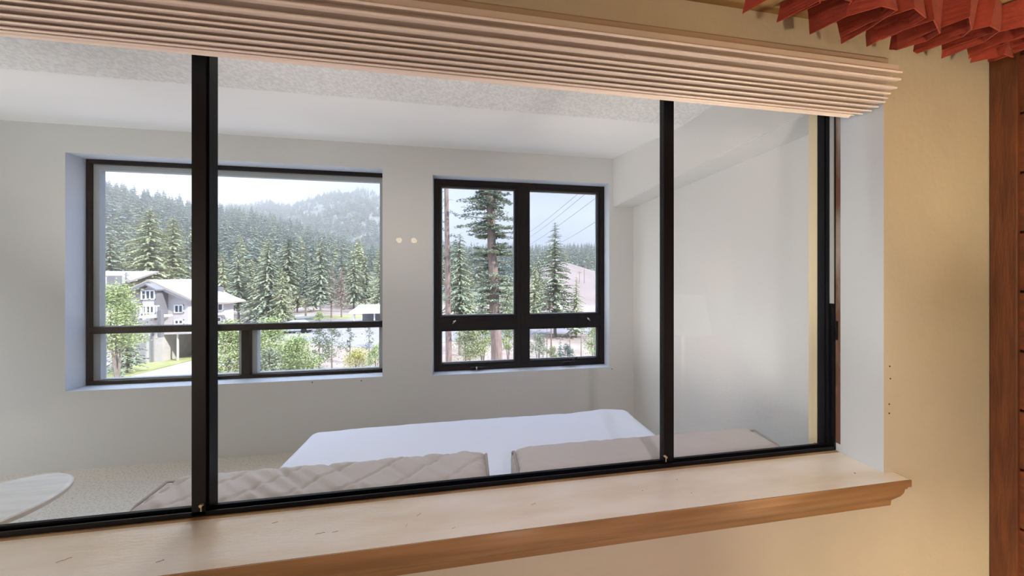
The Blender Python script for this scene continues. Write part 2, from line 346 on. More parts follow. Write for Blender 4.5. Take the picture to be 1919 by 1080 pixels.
# maple casing on the bedroom side, seen past the jamb
bm = bmesh.new(); box(bm, WX1-.016, WX1+.05, YNB, YNB+.018, WZ0-.05, WZ1+.06); box(bm, WX1-.018, WX1-.001, YG+.047, YNB+.001, WZ0, WZ1)
struct(link('trim_3', bm, M['trimw']), 'pale wooden casing strip beyond the right jamb', 'trim')

# sill with crown moulding below
def sill():
    t = struct(bpy.data.objects.new('window_sill', None), 'varnished maple window sill with a pine crown moulding', 'window sill'); C.objects.link(t)
    bm = bmesh.new()
    yf = 0.757; xe = 1.404
    v = [(WX0, YG+.05), (WX0-.05, YG+.05), (WX0-.05, yf), (xe, yf), (xe, YN-.001), (WX1-.001, YN-.001), (WX1-.001, YG+.05)]
    prism_z(bm, v[:1]+v[1:], WZ0-.022, WZ0)
    bm2 = bmesh.new(); prism_z(bm2, [(WX0-.05, yf-.003), (xe+.003, yf-.003), (xe+.003, YN-.001), (xe, YN-.001), (xe, yf), (WX0-.05, yf)], WZ0-.022, WZ0-.0006)
    link('sill_board', bm, M['sill'], t); link('sill_edge', bm2, M['sillfront'], t)
    # crown moulding with mitred return
    prof = [(0.000, 0.0), (0.034, 0.0), (0.034, -.010), (0.030, -.014), (0.029, -.026), (0.024, -.040), (0.015, -.054), (0.010, -.062), (0.009, -.079), (0.0, -.079)]
    bm = bmesh.new(); z0 = WZ0-.022
    A = [bm.verts.new((WX0-.05, YN-.001-d, z0+z)) for d, z in prof]
    B = [bm.verts.new((1.368+d, YN-.001-d, z0+z)) for d, z in prof]
    D = [bm.verts.new((1.368+d, YN-.001, z0+z)) for d, z in prof]
    for P, Q in ((A, B), (B, D)):
        for i in range(len(prof)-1): bm.faces.new((P[i], P[i+1], Q[i+1], Q[i]))
    bmesh.ops.recalc_face_normals(bm, faces=bm.faces)
    link('crown_moulding', bm, M['sillfront'], t)
    for px, py in ((1602, 887), (1204, 920), (1269, 899), (1296, 924)):
        p = on_z(px, py, WZ0+.0004); bm = bmesh.new(); tube(bm, [p, p-Vector((0, 0, .003))], .0022 if px == 1602 else .0012, 8); link('nail_hole', bm, M['hole'], t)
sill()
sc_m = mat('sill_scratch', (.50, .41, .32), .7)
for px, py, L_, r_ in ((515, 980, .03, .3), (600, 1000, .05, .1), (628, 997, .03, .15), (762, 985, .02, 1.2), (785, 965, .025, .7), (850, 990, .02, .4), (1000, 945, .03, .2), (300, 1052, .03, .4), (120, 1050, .05, .5)):
    p = on_z(px, py, WZ0+.0003); d = Vector((math.cos(r_), math.sin(r_), 0))*L_*.4
    d *= .55; n_ = Vector((-d.y, d.x, 0)); bm = bmesh.new(); tube(bm, [p-d, p-d*.4+n_*.15, p+n_*-.08, p+d*.5+n_*.12, p+d], .0005, 5); o_ = link('scratch', bm, sc_m, bpy.data.objects['window_sill'])

# raised blind
def blind():
    t = thing('window_blind', 'cream horizontal blind drawn up into a stack over the interior window', 'blind')
    x0, x1 = WX0+.01, 1.353
    prof = [(.745, .640), (.746, .618), (.756, .598), (.768, .587), (.777, .578), (.782, .568), (.798, .561), (.815, .557), (.838, .559), (.860, .566)]
    bm = bmesh.new(); box(bm, x0, x1, .752, .80, EYE+.645, EYE+.672, bev=.002); link('headrail', bm, M['blind'], t)
    for i, (d, h) in enumerate(prof):
        z = EYE+h; bm = bmesh.new(); n = 6; dep = max(.874-d, .012)
        th = .0085 if i < 3 else .0055
        top = []; bot = []
        for k in range(n+1):
            s = k/n; y = d+dep*s; zz = z+.006*math.sin(s*math.pi)+.018*s*(1 if i < 9 else 0)
            top.append((y, zz+th)); bot.append((y, zz))
        pr = [(d-.002, z+th*.5)]+top+bot[::-1]
        prism(bm, pr, x0+.004*R.random(), x1-.005*R.random()-(.004 if i % 2 else 0)); link('slat', bm, M['blind'], t)
blind()
bm = bmesh.new()
prism(bm, [(YN, EYE+.690), (YN-.012, EYE+.690), (YN-.014, EYE+.712), (YN-.006, EYE+.722), (YN, EYE+.722)], WX0-.06, 1.362)
struct(link('trim_4', bm, mat('painted_head_casing', (.50, .38, .28), .6)), 'narrow painted casing above the blind', 'trim')

# ------------------------------------------------------------------ rust red ruffled valance
def ruffle():
    t = thing('ruffled_valance', 'rust red pleated fabric valance under the wooden ceiling', 'valance')
    def strip(name, pts, ztop, zb, th=.003, tail=None):
        bm = bmesh.new(); rows = 5; grid = []
        for i, (x, y, dz) in enumerate(pts):
            col = []
            for r in range(rows+1):
                s = r/rows
                col.append(bm.verts.new((x+.010*(s**1.5)*math.sin(i*1.9), y+.012*(s-.2)*math.cos(i*2.3), ztop+(zb+dz-ztop)*s)))
            grid.append(col)
        for a, b in zip(grid, grid[1:]):
            for r in range(rows): bm.faces.new((a[r], b[r], b[r+1], a[r+1]))
        o = link(name, bm, M['red'], t)
        m = o.modifiers.new('thickness', 'SOLIDIFY'); m.thickness = th; m.offset = 0
        return o
    pts = []; x = .80
    while x < 1.74:                 # knife pleats: forward and across, then folded back under
        w = .108+.034*R.random(); am = .095+.035*R.random(); yb = .757; dz = R.uniform(-.016, .006)
        if x < .98: dz += .034
        pts += [(x, yb, dz+.004), (x+w*.25, yb-am*.6, dz+.006), (x+w*.55, yb-am, dz+.002), (x+w*1.1, yb-am*.85, dz), (x+w*1.25, yb-am*.45, dz+.004), (x+w*.9, yb-.004, dz-.006)]
        x += w*.85
    strip('pleated_strip', pts, 2.310, 2.232)
    strip('hanging_fold', [(1.655, .745, 0), (1.675, .722, -.006), (1.700, .730, 0), (1.712, .705, .004), (1.735, .722, -.003), (1.745, .712, .002)], 2.300, 2.212)
    pts = []; y = .735; k = 0
    while y > .30:                  # returns along the plank wall
        w = .045+.012*R.random()
        pts += [(1.815, y, .012), (1.765, y-w*.3, .006), (1.755, y-w*.95, 0), (1.79, y-w*1.1, .004), (1.812, y-w*.7, .006)]
        y -= w
    strip('side_strip', pts, 2.310, 2.243)
ruffle()

# wall lamp on the wall behind the camera; the glass mirrors its two bulbs
def sconce():
    a, k = ray(762, 452); Yv = 2*(YG+.026)+2.88
    p = Vector((a*Yv, -2.88, EYE+k*Yv))
    t = thing('wall_lamp', 'two-bulb brass wall lamp behind the camera, mirrored in the glass', 'lamp', p)
    bm = bmesh.new(); box(bm, -.05, .05, -.119, -.09, -.04, .04, bev=.005); tube(bm, [(-.11, 0, -.03), (-.05, -.06, -.045), (.05, -.06, -.045), (.11, 0, -.03)], .008); tube(bm, [(0, -.06, -.045), (0, -.1, 0)], .01)
    link('bracket', bm, M['brass'], t)
    em = bpy.data.materials.new('lit_bulb'); em.use_nodes = True; b = em.node_tree.nodes['Principled BSDF']
    b.inputs['Emission Color'].default_value = (1, .72, .42, 1); b.inputs['Emission Strength'].default_value = 14
    for s in (-1, 1):
        bm = bmesh.new(); bmesh.ops.create_uvsphere(bm, u_segments=20, v_segments=12, radius=.042, matrix=Matrix.Translation((s*.11, 0, .01)))
        link('bulb', bm, em, t, True)
sconce()

def shaded_lamp():
    t = thing('floor_lamp', 'shaded floor lamp just right of the camera, lighting the beige wall', 'lamp', (1.63, -.14, 0))
    em = bpy.data.materials.new('lit_lamp_shade'); em.use_nodes = True; b = em.node_tree.nodes['Principled BSDF']; b.inputs['Base Color'].default_value = (.8, .7, .5, 1)
    b.inputs['Emission Color'].default_value = (1, .78, .5, 1); b.inputs['Emission Strength'].default_value = 1.0
    bm = bmesh.new(); rr = [[bm.verts.new((r*math.cos(i*math.pi/20), r*math.sin(i*math.pi/20), z)) for i in range(40)] for r, z in ((.19, 1.08), (.14, 1.36))]
    for i in range(40): bm.faces.new((rr[0][i], rr[0][(i+1) % 40], rr[1][(i+1) % 40], rr[1][i]))
    o = link('lamp_shade', bm, em, t, True); m = o.modifiers.new('thickness', 'SOLIDIFY'); m.thickness = .003
    bm = bmesh.new(); lathe(bm, [(.13, 0), (.13, .02), (.012, .03), (.012, 1.12)], (0, 0, 0), 24); link('pole', bm, M['brass'], t, True)
shaded_lamp()

# ------------------------------------------------------------------ bedroom furniture
def soft_block(name, x0, x1, y0, y1, z0, z1, r, m, parent, fn=None, nx=60, ny=24, nz=8, smooth=True):
    """closed block with rounded edges, each vertex passed through fn for folds and quilting"""
    bm = bmesh.new()
    def grid(fa, na, nb):
        g = [[bm.verts.new(fa(i/na, j/nb)) for j in range(nb+1)] for i in range(na+1)]
        for i in range(na):
            for j in range(nb): bm.faces.new((g[i][j], g[i+1][j], g[i+1][j+1], g[i][j+1]))
    X = lambda s: x0+(x1-x0)*s
    Yy = lambda s: y0+(y1-y0)*s
    Z = lambda s: z0+(z1-z0)*s
    grid(lambda a, b: (X(a), Yy(b), z1), nx, ny); grid(lambda a, b: (X(a), Yy(b), z0), nx, ny)
    grid(lambda a, b: (X(a), y0, Z(b)), nx, nz); grid(lambda a, b: (X(a), y1, Z(b)), nx, nz)
    grid(lambda a, b: (x0, Yy(a), Z(b)), ny, nz); grid(lambda a, b: (x1, Yy(a), Z(b)), ny, nz)
    bmesh.ops.remove_doubles(bm, verts=bm.verts, dist=1e-5)
    for v in bm.verts:
        q = Vector(v.co)
        c = Vector((min(max(q.x, x0+r), x1-r), min(max(q.y, y0+r), y1-r), min(max(q.z, z0+r), z1-r)))
        d = q-c
        if d.length > 1e-6: q = c+d.normalized()*min(d.length, r)
        v.co = fn(q, d) if fn else q
    bmesh.ops.recalc_face_normals(bm, faces=bm.faces)
    return link(name, bm, m, parent, smooth)
def bed():
    t = thing('sofa_bed', 'pulled-out bed with a plain white fitted sheet under the windows', 'bed', (0, 0, 0))
    x0, x1, y0, y1 = -1.0, 1.21, 1.00, 2.13
    obox('bed_base', x0+.05, x1-.05, y0+.02, y1-.06, .12, .26, M['frame'], t, bev=.01)
    for x in (x0+.1, x1-.1):
        for y in (y0+.08, y1-.12):
            bm = bmesh.new(); tube(bm, [(x, y, 0), (x, y, .13)], .022, 10); link('leg', bm, M['black'], t)
    def f(q, d):
        n = noise.noise(Vector((q.x*3.2, q.y*5+q.x*1.5, 0)))*.008+noise.noise(Vector((q.x*11+q.y*7, q.y*3, 4)))*.0035
        up = 0
        s = (q.x-x0)/(x1-x0)
        if q.z > .4: up = n+.012*math.sin(s*math.pi)+.016*math.exp(-((q.x-1.0)/.14)**2)*(q.y > 1.9)*((q.y-1.9)/.2)
        return Vector((q.x+(0 if q.z > .4 else noise.noise(Vector((q.x*4, q.y*9, q.z*2)))*.01), q.y, q.z+up))
    soft_block('mattress', x0, x1, y0, y1, .26, .50, .06, M['sheet'], t, f, 90, 44, 8)
bed()
def cushion(x0, x1, label, seed, wr):
    t = thing('back_cushion', label, 'cushion', (0, 0, 0), 0, 'quilted back cushions')
    y0, y1, z0, z1 = 1.000, 1.225, .532, .80
    def f(q, d):
        u = (q.x-x0)/(x1-x0)
        ez = min(u, 1-u)*(x1-x0)
        puff = .010*min(1, ez/.08)
        s1 = abs(((q.x+q.y*1.1)/.17+seed) % 1-.5); s2 = abs(((q.x-q.y*1.1)/.17+seed*.7) % 1-.5)
        seam = -.006*(math.exp(-((.5-s1)/.05)**2)+math.exp(-((.5-s2)/.05)**2))*wr[0]
        fold = wr[1]*noise.noise(Vector((q.x*26+q.y*34, q.y*5, seed)))
        gather = .004*math.sin(q.y*160)*math.exp(-(ez/.05)**2)
        if q.z > .70: return Vector((q.x, q.y, q.z+puff+seam+fold+gather-(.050*((1.06-q.y)/.06)**2 if q.y < 1.06 else 0)))
        return Vector((q.x, q.y, q.z))
    c = soft_block('cover', x0, x1, y0, y1, z0, z1, .045, M['cushion'], t, f, 150, 34, 10)
    for xe, sg in ((x0+.010, 1), (x1-.010, -1)):
        bm = bmesh.new()
        pts = [(xe, y0+.012, .56), (xe, y0+.012, .72), (xe, y0+.035, z1-.030), (xe, y0+.08, z1-.004), (xe, y1-.05, z1+.004), (xe, y1-.012, z1-.020), (xe, y1-.002, .74), (xe, y1-.004, .56)]
        tube(bm, pts, .0045, 8); link('piping', bm, M['piping'], t, True)
cushion(-1.015, .085, 'pale grey quilted cushion with diagonal creases, left of the gap', .2, (1.0, .009))
cushion(.175, 1.30, 'smoother pale grey cushion reaching towards the right wall', .63, (.25, .003))
def table():
    c = Vector((-2.195, 1.715, 0)); s = 1.05/.78; r = .176*s
    t = thing('side_table', 'round cream side table at the left edge of the photo', 'table', c)
    zt = .45
    bm = bmesh.new(); lathe(bm, [(r*.97, zt-.030), (r-.002, zt-.026), (r, zt-.012), (r, zt-.006), (r-.004, zt-.001), (r-.012, zt), (.001, zt)], (0, 0, 0), 72); link('table_top', bm, [M['table']], t)
    bm = bmesh.new(); lathe(bm, [(r*.99, zt-.027), (r+.0015, zt-.024), (r+.0015, zt-.008), (r*.998, zt-.006)], (0, 0, 0), 72); link('edge_band', bm, M['rim'], t)
    bm = bmesh.new(); lathe(bm, [(.03, .02), (.025, .05), (.025, zt-.05), (.06, zt-.03)], (0, 0, 0), 24); link('stem', bm, M['white'], t, True)
    bm = bmesh.new(); lathe(bm, [(.17, 0), (.17, .012), (.04, .03)], (0, 0, 0), 40); link('base', bm, M['white'], t, True)
table()
# ------------------------------------------------------------------ outdoors
GZ = -5.5
M['dirt'] = mat('pale_dirt', (0.36, 0.295, 0.26), 0.95, (0.25, 0.20, 0.17), scale=.35, detail=8)
M['grassy'] = mat('dry_green_ground', (0.30, 0.36, 0.16), 0.95, (0.50, 0.48, 0.28), scale=.5, detail=8)
M['hill'] = mat('forest_floor', (0.20, 0.22, 0.15), 0.95, (0.42, 0.36, 0.29), scale=.03, detail=8, lo=.5, hi=.75)
M['slope'] = mat('bare_tan_slope', (0.27, 0.215, 0.195), 0.95, (0.22, 0.175, 0.155), scale=.08, detail=8)
M['mount'] = mat('mountain_forest_and_rock', (0.12, 0.135, 0.12), 0.95, (0.22, 0.185, 0.165), scale=.035, detail=10, lo=.50, hi=.66, stretch=(1, 1, .5))
M['asphalt'] = mat('pale_asphalt', (0.28, 0.27, 0.30), 0.9, (0.24, 0.23, 0.255), scale=.6)
M['concrete'] = mat('pale_concrete', (0.50, 0.48, 0.47), 0.9)
M['lawn'] = mat('lawn', (0.27, 0.32, 0.12), 0.95, (0.42, 0.42, 0.22), scale=1.2, detail=6)
M['bark'] = mat('red_brown_bark', (0.32, 0.24, 0.21), 0.95, (0.20, 0.145, 0.125), scale=5, stretch=(3, 3, .6), bump=.6)
M['barkg'] = mat('grey_bark', (0.30, 0.26, 0.23), 0.95, (0.2, 0.17, 0.15), scale=5, stretch=(3, 3, .6))
def leafm(name, a, b, s=2.0):
    return mat(name, a, 0.85, b, scale=s, detail=3, lo=.4, hi=.62, spec=.2)
M['fir'] = leafm('fir_needles', (0.15, 0.20, 0.16), (0.34, 0.38, 0.26), 2.2)
M['spruce'] = leafm('blue_green_needles', (0.15, 0.20, 0.18), (0.24, 0.29, 0.24), .5)
M['pine'] = leafm('grey_green_needles', (0.20, 0.24, 0.17), (0.33, 0.36, 0.25), .5)
M['olive'] = leafm('yellow_green_needles', (0.27, 0.30, 0.17), (0.40, 0.42, 0.26), .6)
M['young'] = leafm('fresh_green_needles', (0.24, 0.32, 0.14), (0.42, 0.48, 0.24), 2.5)
M['shrub'] = leafm('yellow_green_leaves', (0.38, 0.38, 0.12), (0.48, 0.44, 0.18), 3)
M['dry'] = leafm('dry_brown_twigs', (0.36, 0.27, 0.23), (0.44, 0.35, 0.31), 2)

def lerp_tab(tab, a):
    if a <= tab[0][0]: return tab[0][1]
    for (a0, v0), (a1, v1) in zip(tab, tab[1:]):
        if a <= a1: return v0+(v1-v0)*(a-a0)/(a1-a0)
    return tab[-1][1]
RIDGE = [(-1.6, .30), (-1.02, .248), (-.78, .192), (-.653, .182), (-.53, .148), (-.3867, .098), (-.27, .068), (-.08, .072), (.17, .078), (.455, .088), (.9, .10)]
PEAK = [(-1.0, .19), (-.64, .208), (-.596, .2185), (-.53, .213), (-.489, .229), (-.4434, .246), (-.3867, .263), (-.318, .273), (-.289, .262), (-.271, .246), (-.195, .187), (-.078, .10), (.1, .05), (.6, .04)]
def ground_z(X, Y):
    a = X/max(Y, 1)
    t = min(max((Y-78)/322, 0), 1)
    base = GZ
    zr = EYE+lerp_tab(RIDGE, a)*400
    z = base+(zr-base)*t**1.25
    if Y > 400: z -= (Y-400)*.35
    if Y > 78: z += noise.noise(Vector((X*.02, Y*.02, 0)))*3*min(1, t*4)
    if Y < 34: z += .0
    return z
def field(name, fz, a0, a1, na, Ys, m):
    bm = bmesh.new(); g = []
    for Y in Ys:
        g.append([bm.verts.new(((a0+(a1-a0)*i/na)*Y, Y, fz((a0+(a1-a0)*i/na)*Y, Y))) for i in range(na+1)])
    for r0, r1 in zip(g, g[1:]):
        for i in range(na): bm.faces.new((r0[i], r0[i+1], r1[i+1], r1[i]))
    return link(name, bm, m, None, True)
Ys = [9, 12, 16, 20, 26, 34, 44, 56, 68, 78]
struct(field('ground', ground_z, -2.2, 1.6, 60, Ys, M['dirt']), 'pale dirt ground outside below the windows', 'ground')
Ys = [78+i*8 for i in range(41)]+[420, 450, 480]
struct(field('hillside', ground_z, -1.9, 1.3, 120, Ys, M['hill']), 'forested hillside rising beyond the lot', 'hillside')
def slope_z(X, Y):
    t = min(max((Y-70)/70, 0), 1); a = X/Y
    k = -.02+.085*max(0, 1-abs(a-.30)/.12) if a < .30 else .065-.30*(a-.30)
    return GZ-.2+(EYE+k*140-GZ)*t - max(0, Y-140)*.3
struct(field('slope', slope_z, .18, .62, 40, [70+7*i for i in range(12)]+[165], M['slope']), 'bare tan slope behind the trees on the right', 'slope')
def mount_z(X, Y):
    a = X/Y; t = min(max((Y-430)/470, 0), 1)
    zr = EYE+lerp_tab(PEAK, a)*900
    z = 20+(zr-20)*t**.9+noise.fractal(Vector((X*.012, Y*.012, 1)), 1, 2, 4)*14*(.3+.7*math.sin(t*math.pi))
    if Y > 900: z = zr-(Y-900)*.4
    return z
tag(field('mountain', mount_z, -1.2, .6, 160, [430+i*14 for i in range(34)]+[900, 960], M['mount']), 'rocky forested peak rising behind the dark woods', 'mountain')
def patch(name, pts, z, m, label, cat, kind='structure'):
    P = [on_z(x, y, z) for x, y in pts]
    bm = bmesh.new(); a = [bm.verts.new(p) for p in P]; b = [bm.verts.new(p-Vector((0, 0, .15))) for p in P]; n = len(P)
    f = bm.faces.new(a)
    for i in range(n): bm.faces.new((a[i], b[i], b[(i+1) % n], a[(i+1) % n]))
    bmesh.ops.recalc_face_normals(bm, faces=bm.faces); bmesh.ops.triangulate(bm, faces=[q for q in bm.faces if len(q.verts) > 4])
    return struct(link(name, bm, m), label, cat)
patch('driveway', [(150, 705), (185, 690), (300, 668), (345, 662), (430, 640), (420, 628), (345, 636), (300, 655), (180, 678), (140, 690)], GZ+.04, M['concrete'], 'pale concrete driveway in front of the grey house', 'driveway')
patch('driveway', [(210, 735), (400, 690), (440, 680), (430, 660), (345, 680), (260, 702), (150, 730)], GZ+.04, M['concrete'], 'pale path below the strip of lawn', 'path')
patch('lawn', [(150, 727), (260, 700), (345, 678), (430, 658), (430, 642), (345, 664), (300, 670), (150, 706)], GZ+.06, M['lawn'], 'strip of lawn between driveway and path', 'lawn')
patch('road', [(380, 604), (500, 600), (720, 600), (1200, 600), (1260, 606), (1260, 626), (1000, 626), (720, 652), (640, 650), (560, 640), (400, 632)], GZ+.04, M['asphalt'], 'grey asphalt lot across the middle distance', 'road')
patch('road', [(500, 598), (720, 598), (1150, 596), (1150, 591), (720, 592), (560, 590)], GZ+.05, M['concrete'], 'bright gravel road at the foot of the woods', 'road')
patch('grass_verge', [(570, 597), (720, 597), (720, 591), (600, 591)], GZ+.09, M['lawn'], 'green verge beside the gravel road', 'grass')

def conifer_bm(bm, h, r, layers, nb, nseg, rng, crown=.08, droop=.25, trunk=.018, spray=.42, power=.8, miss=0.0, seg=5, wob=.0, top_cut=None):
    """trunk (material 0) and needle sprays (material 1)"""
    n0 = 6
    tube(bm, [(wob*math.sin(i*1.3)*i/n0, wob*math.cos(i*1.7)*i/n0, h*i/n0) for i in range(n0+1)], h*trunk, seg, h*.002)
    for f in bm.faces: f.material_index = 0
    for l in range(layers):
        s = (l+.5)/layers; z0 = h*(crown+(1-crown)*s)
        L = r*((1-s)**power)*1.0+.02*h
        for b in range(nb):
            if rng.random() < miss: continue
            an = 2*math.pi*(b+rng.random())/nb+l*1.1; ln = L*rng.uniform(.65, 1.12); z = z0+rng.uniform(-.5, .5)*h/layers
            d = Vector((math.cos(an), math.sin(an), 0)); sd = Vector((-d.y, d.x, 0))
            lift = rng.uniform(-.1, .32); ln *= rng.choice((1, 1, 1.12, .8))
            pts = []
            for k in range(nseg+1):
                q = k/nseg; pts.append(d*ln*q+Vector((0, 0, z+ln*(lift*q-droop*q*q))))
            for k in range(nseg):
                p, q = pts[k], pts[k+1]; w = spray*ln*(1-.6*k/nseg)/max(1, nseg*.5)
                for s2 in (-1, 1):
                    e = p+(q-p)*rng.uniform(.5, 1.3)+sd*s2*w*rng.uniform(.6, 1.2)+Vector((0, 0, rng.uniform(-.35, .15)*w))
                    vs = [bm.verts.new(p+Vector((0, 0, w*.16))), bm.verts.new(e), bm.verts.new(q)]
                    f = bm.faces.new(vs); f.material_index = 1
                vs = [bm.verts.new(p), bm.verts.new(q+(q-p)*.3), bm.verts.new(p+(q-p)*.6-Vector((0, 0, w*rng.uniform(.5, .9))))]
                f = bm.faces.new(vs); f.material_index = 1
def mesh_of(name, bm, mats):
    bm.normal_update(); me = bpy.data.meshes.new(name); bm.to_mesh(me); bm.free()
    for m in mats: me.materials.append(m)
    return me
def split_mesh(name, bm, mats):
    """returns (trunk mesh, foliage mesh)"""
    b2 = bm.copy()
    bmesh.ops.delete(bm, geom=[f for f in bm.faces if f.material_index == 1], context='FACES')
    bmesh.ops.delete(b2, geom=[f for f in b2.faces if f.material_index == 0], context='FACES')
    for b in (bm, b2):
        bmesh.ops.delete(b, geom=[v for v in b.verts if not v.link_faces], context='VERTS')
        for f in b.faces: f.material_index = 0
    return mesh_of('trunk', bm, [mats[0]]), mesh_of('foliage', b2, [mats[1]])
def put(name, me, loc, scale, rz, label, cat, group=None, kind=None):
    o = bpy.data.objects.new(name, me); C.objects.link(o); o.location = loc; o.scale = scale; o.rotation_euler = (0, 0, rz)
    return tag(o, label, cat, group, kind)
def put_tree(name, meshes, loc, scale, rz, label, cat='tree', group=None):
    t = thing(name, label, cat, loc, rz, group); t.scale = scale
    for n, me in zip(('trunk', 'foliage'), meshes):
        o = bpy.data.objects.new(n, me); C.objects.link(o); o.parent = t
    return t

# far forest: individual conifers nearest the eye, the rest of the woods as one stand
rng = random.Random(3)
far = []
for i, mm in enumerate(('spruce', 'pine', 'spruce', 'olive', 'pine', 'spruce')):
    bm = bmesh.new(); conifer_bm(bm, 1.0, [.17, .19, .14, .22, .16, .20][i], 13, 6, 2, random.Random(i), crown=.12, droop=.35, spray=.6, trunk=.010, seg=4)
    far.append(mesh_of('conifer', bm, [M['barkg'], M[mm]]))
spots = []
gr = random.Random(11)
while len(spots) < 1500:
    Y = 84+316*gr.random()**.75; a = gr.uniform(-1.22, .56)
    X = a*Y
    if a < -.98 and Y < 95: continue
    if -.235 < a < -.105: continue              # nothing seen behind the pier between the windows
    if -.33 < a < -.22 and Y < 150: continue      # clearing behind the white roofed shed
    if .22 < a and Y < 180: continue              # bare slope
    if a > -.02 and Y < 115: continue
    if any(abs(Y-q[0]) < 4.6 and abs(X-q[1]) < 4.6 for q in spots): continue
    spots.append((Y, X))
spots.sort()
near_n = 250
TONE = ['blue-grey', 'grey-green', 'slim blue-grey', 'yellowish', 'slim grey-green', 'dark wide']
PLACE = {'left': 'behind the grey house', 'mid': 'below the rocky peak', 'right': 'in the right window'}
for n_, (Y, X) in enumerate(spots[:near_n]):
    a = X/Y; key = 'left' if a < -.66 else ('mid' if a < -.2 else 'right')
    h = gr.uniform(11, 19); i = gr.randrange(6)
    row = 'front-row' if n_ < 80 else ('middle-row' if n_ < 165 else 'rear-row')
    side = {'left': 'left of the black stile' if a < -.80 else 'behind the black stile', 'mid': 'left of the drooping pine' if a < -.52 else ('above the leafless trees' if a < -.36 else 'near the right window edge'), 'right': 'left of the middle bar' if a < .19 else 'right of the middle bar'}[key]
    put('conifer', far[i], (X, Y, ground_z(X, Y)-.5), (h*gr.uniform(.8, 1.2), h*gr.uniform(.8, 1.2), h), gr.uniform(0, 6.28),
        '%s %s conifer %s, %s' % (row, TONE[i], PLACE[key], side), 'tree', 'conifers: %s, %s, %s, %s' % (row, TONE[i], PLACE[key], side))
def stand(name, pts, label, mats, hr, proto_args, nearfn):
    protos = []
    for i in range(4):
        b = bmesh.new(); conifer_bm(b, 1.0, *proto_args, random.Random(40+i), crown=.1, droop=.3, spray=.8, trunk=.01, seg=3)
        vs = [v.co.copy() for v in b.verts]; fs = [([v.index for v in f.verts], f.material_index) for f in (b.verts.index_update() or b.faces)]; b.free(); protos.append((vs, fs))
    V = []; Fc = []; MI = []
    for X, Y in pts:
        h = gr.uniform(*hr); vs, fs = protos[gr.randrange(4)]; o = len(V); w = h*gr.uniform(.8, 1.2); c, s = math.cos(X), math.sin(X); z = nearfn(X, Y)-.5; mi = gr.choice((1, 1, 2))
        for v in vs: V.append((X+(v.x*c-v.y*s)*w, Y+(v.x*s+v.y*c)*w, z+v.z*h))
        for f, m in fs: Fc.append([q+o for q in f]); MI.append(0 if m == 0 else mi)
    me = bpy.data.meshes.new(name); me.from_pydata(V, [], Fc); me.polygons.foreach_set('material_index', MI)
    for m in mats: me.materials.append(m)
    o = bpy.data.objects.new(name, me); C.objects.link(o); return tag(o, label, 'forest', None, 'stuff')
stand('forest', [(X, Y) for Y, X in spots[near_n:]], 'dense conifer woods covering the hillside up to its ridge', [M['barkg'], M['spruce'], M['pine']], (10, 17), (.18, 10, 6, 1), ground_z)
mp = []
while len(mp) < 3600:
    Y = gr.uniform(440, 900); a = gr.uniform(-.72, .02); X = a*Y
    if noise.noise(Vector((X*.02, Y*.02, 9))) > .27: continue
    mp.append((X, Y))
stand('mountain_forest', mp, 'scattered conifers on the rocky peak', [M['barkg'], M['spruce'], M['pine']], (10, 18), (.2, 6, 5, 1), mount_z)

# trees that stand out one by one: name, x, y_top, y_base or None, Y, half width px, material, bark, label
def solo(label, x, ytop, Y, wpx, leaf, bark='barkg', seed=0, layers=24, nb=8, nseg=6, crown=.08, power=.8, droop=.3, trunk=.014, spray=.58, miss=0.0, name='pine_tree', zb=None, cat='tree', wob=0):
    a, k = ray(x, ytop); X = a*Y; zt = EYE+k*Y; z0 = ground_z(X, Y) if zb is None else zb
    h = zt-z0; g = F*cs-(x-CX)*sn; r = wpx/g*Y
    if layers >= 18: layers = int(layers*1.25); nb += 2
    bm = bmesh.new(); conifer_bm(bm, h, r, layers, nb, nseg, random.Random(seed+100), crown, droop, trunk, spray, power, miss, 7, wob)
    return put_tree(name, split_mesh(name, bm, [M[bark], M[leaf]]), (X, Y, z0-.1), (1, 1, 1), 0, label, cat)
solo('broad sunlit pine towering behind the roof of the grey house', 281, 389, 66, 44, 'olive', seed=1, layers=30, nb=9, power=.62, nseg=7, spray=.58)
solo('yellowish pine right of the broad sunlit pine, left of the black stile', 325, 402, 70, 32, 'olive', seed=2, layers=28, power=.6)
solo('grey pine at the left edge of the left window, above the roof', 206, 440, 62, 34, 'pine', seed=3, power=.6)
solo('tallest dark conifer on the left skyline', 189, 328, 300, 17, 'spruce', seed=4, layers=18, nb=7, nseg=2)
solo('slender conifer standing in front of the grey house', 236, 508, 25.5, 24, 'fir', seed=5, layers=30, nb=9, power=.9, name='spruce_tree')
solo('dark slim pine beside the right end of the grey house', 447, 462, 52, 24, 'pine', seed=6, crown=.2, power=.6)
solo('dense green pine right behind the black stile', 418, 470, 60, 22, 'olive', seed=26, crown=.1, power=.6)
solo('large grey-green pine with drooping boughs in the middle of the left window', 503, 450, 50, 40, 'pine', seed=7, layers=32, nb=9, nseg=7, crown=.08, power=.75, droop=.35)
solo('pine with a bare reddish trunk right of the large grey-green pine', 541, 442, 52, 24, 'pine', 'bark', seed=8, crown=.42, power=.55)
solo('second bare-trunked pine close against its reddish neighbour', 533, 470, 55, 18, 'spruce', 'bark', seed=9, crown=.45, power=.5)
solo('tall pine left of the brown leafless trees', 601, 448, 52, 24, 'pine', seed=10, crown=.25, power=.6)
solo('slim dark pine behind the verge, between two taller pines', 573, 468, 58, 17, 'spruce', seed=11, crown=.3, power=.6)
solo('brown bare tree left of the white roofed shed', 621, 492, 54, 15, 'dry', 'bark', seed=12, crown=.25, power=.6, spray=.25, name='bare_tree')
solo('second brown bare tree, nearer to the white roofed shed', 640, 500, 55, 16, 'dry', 'bark', seed=13, crown=.25, power=.6, spray=.25, name='bare_tree')
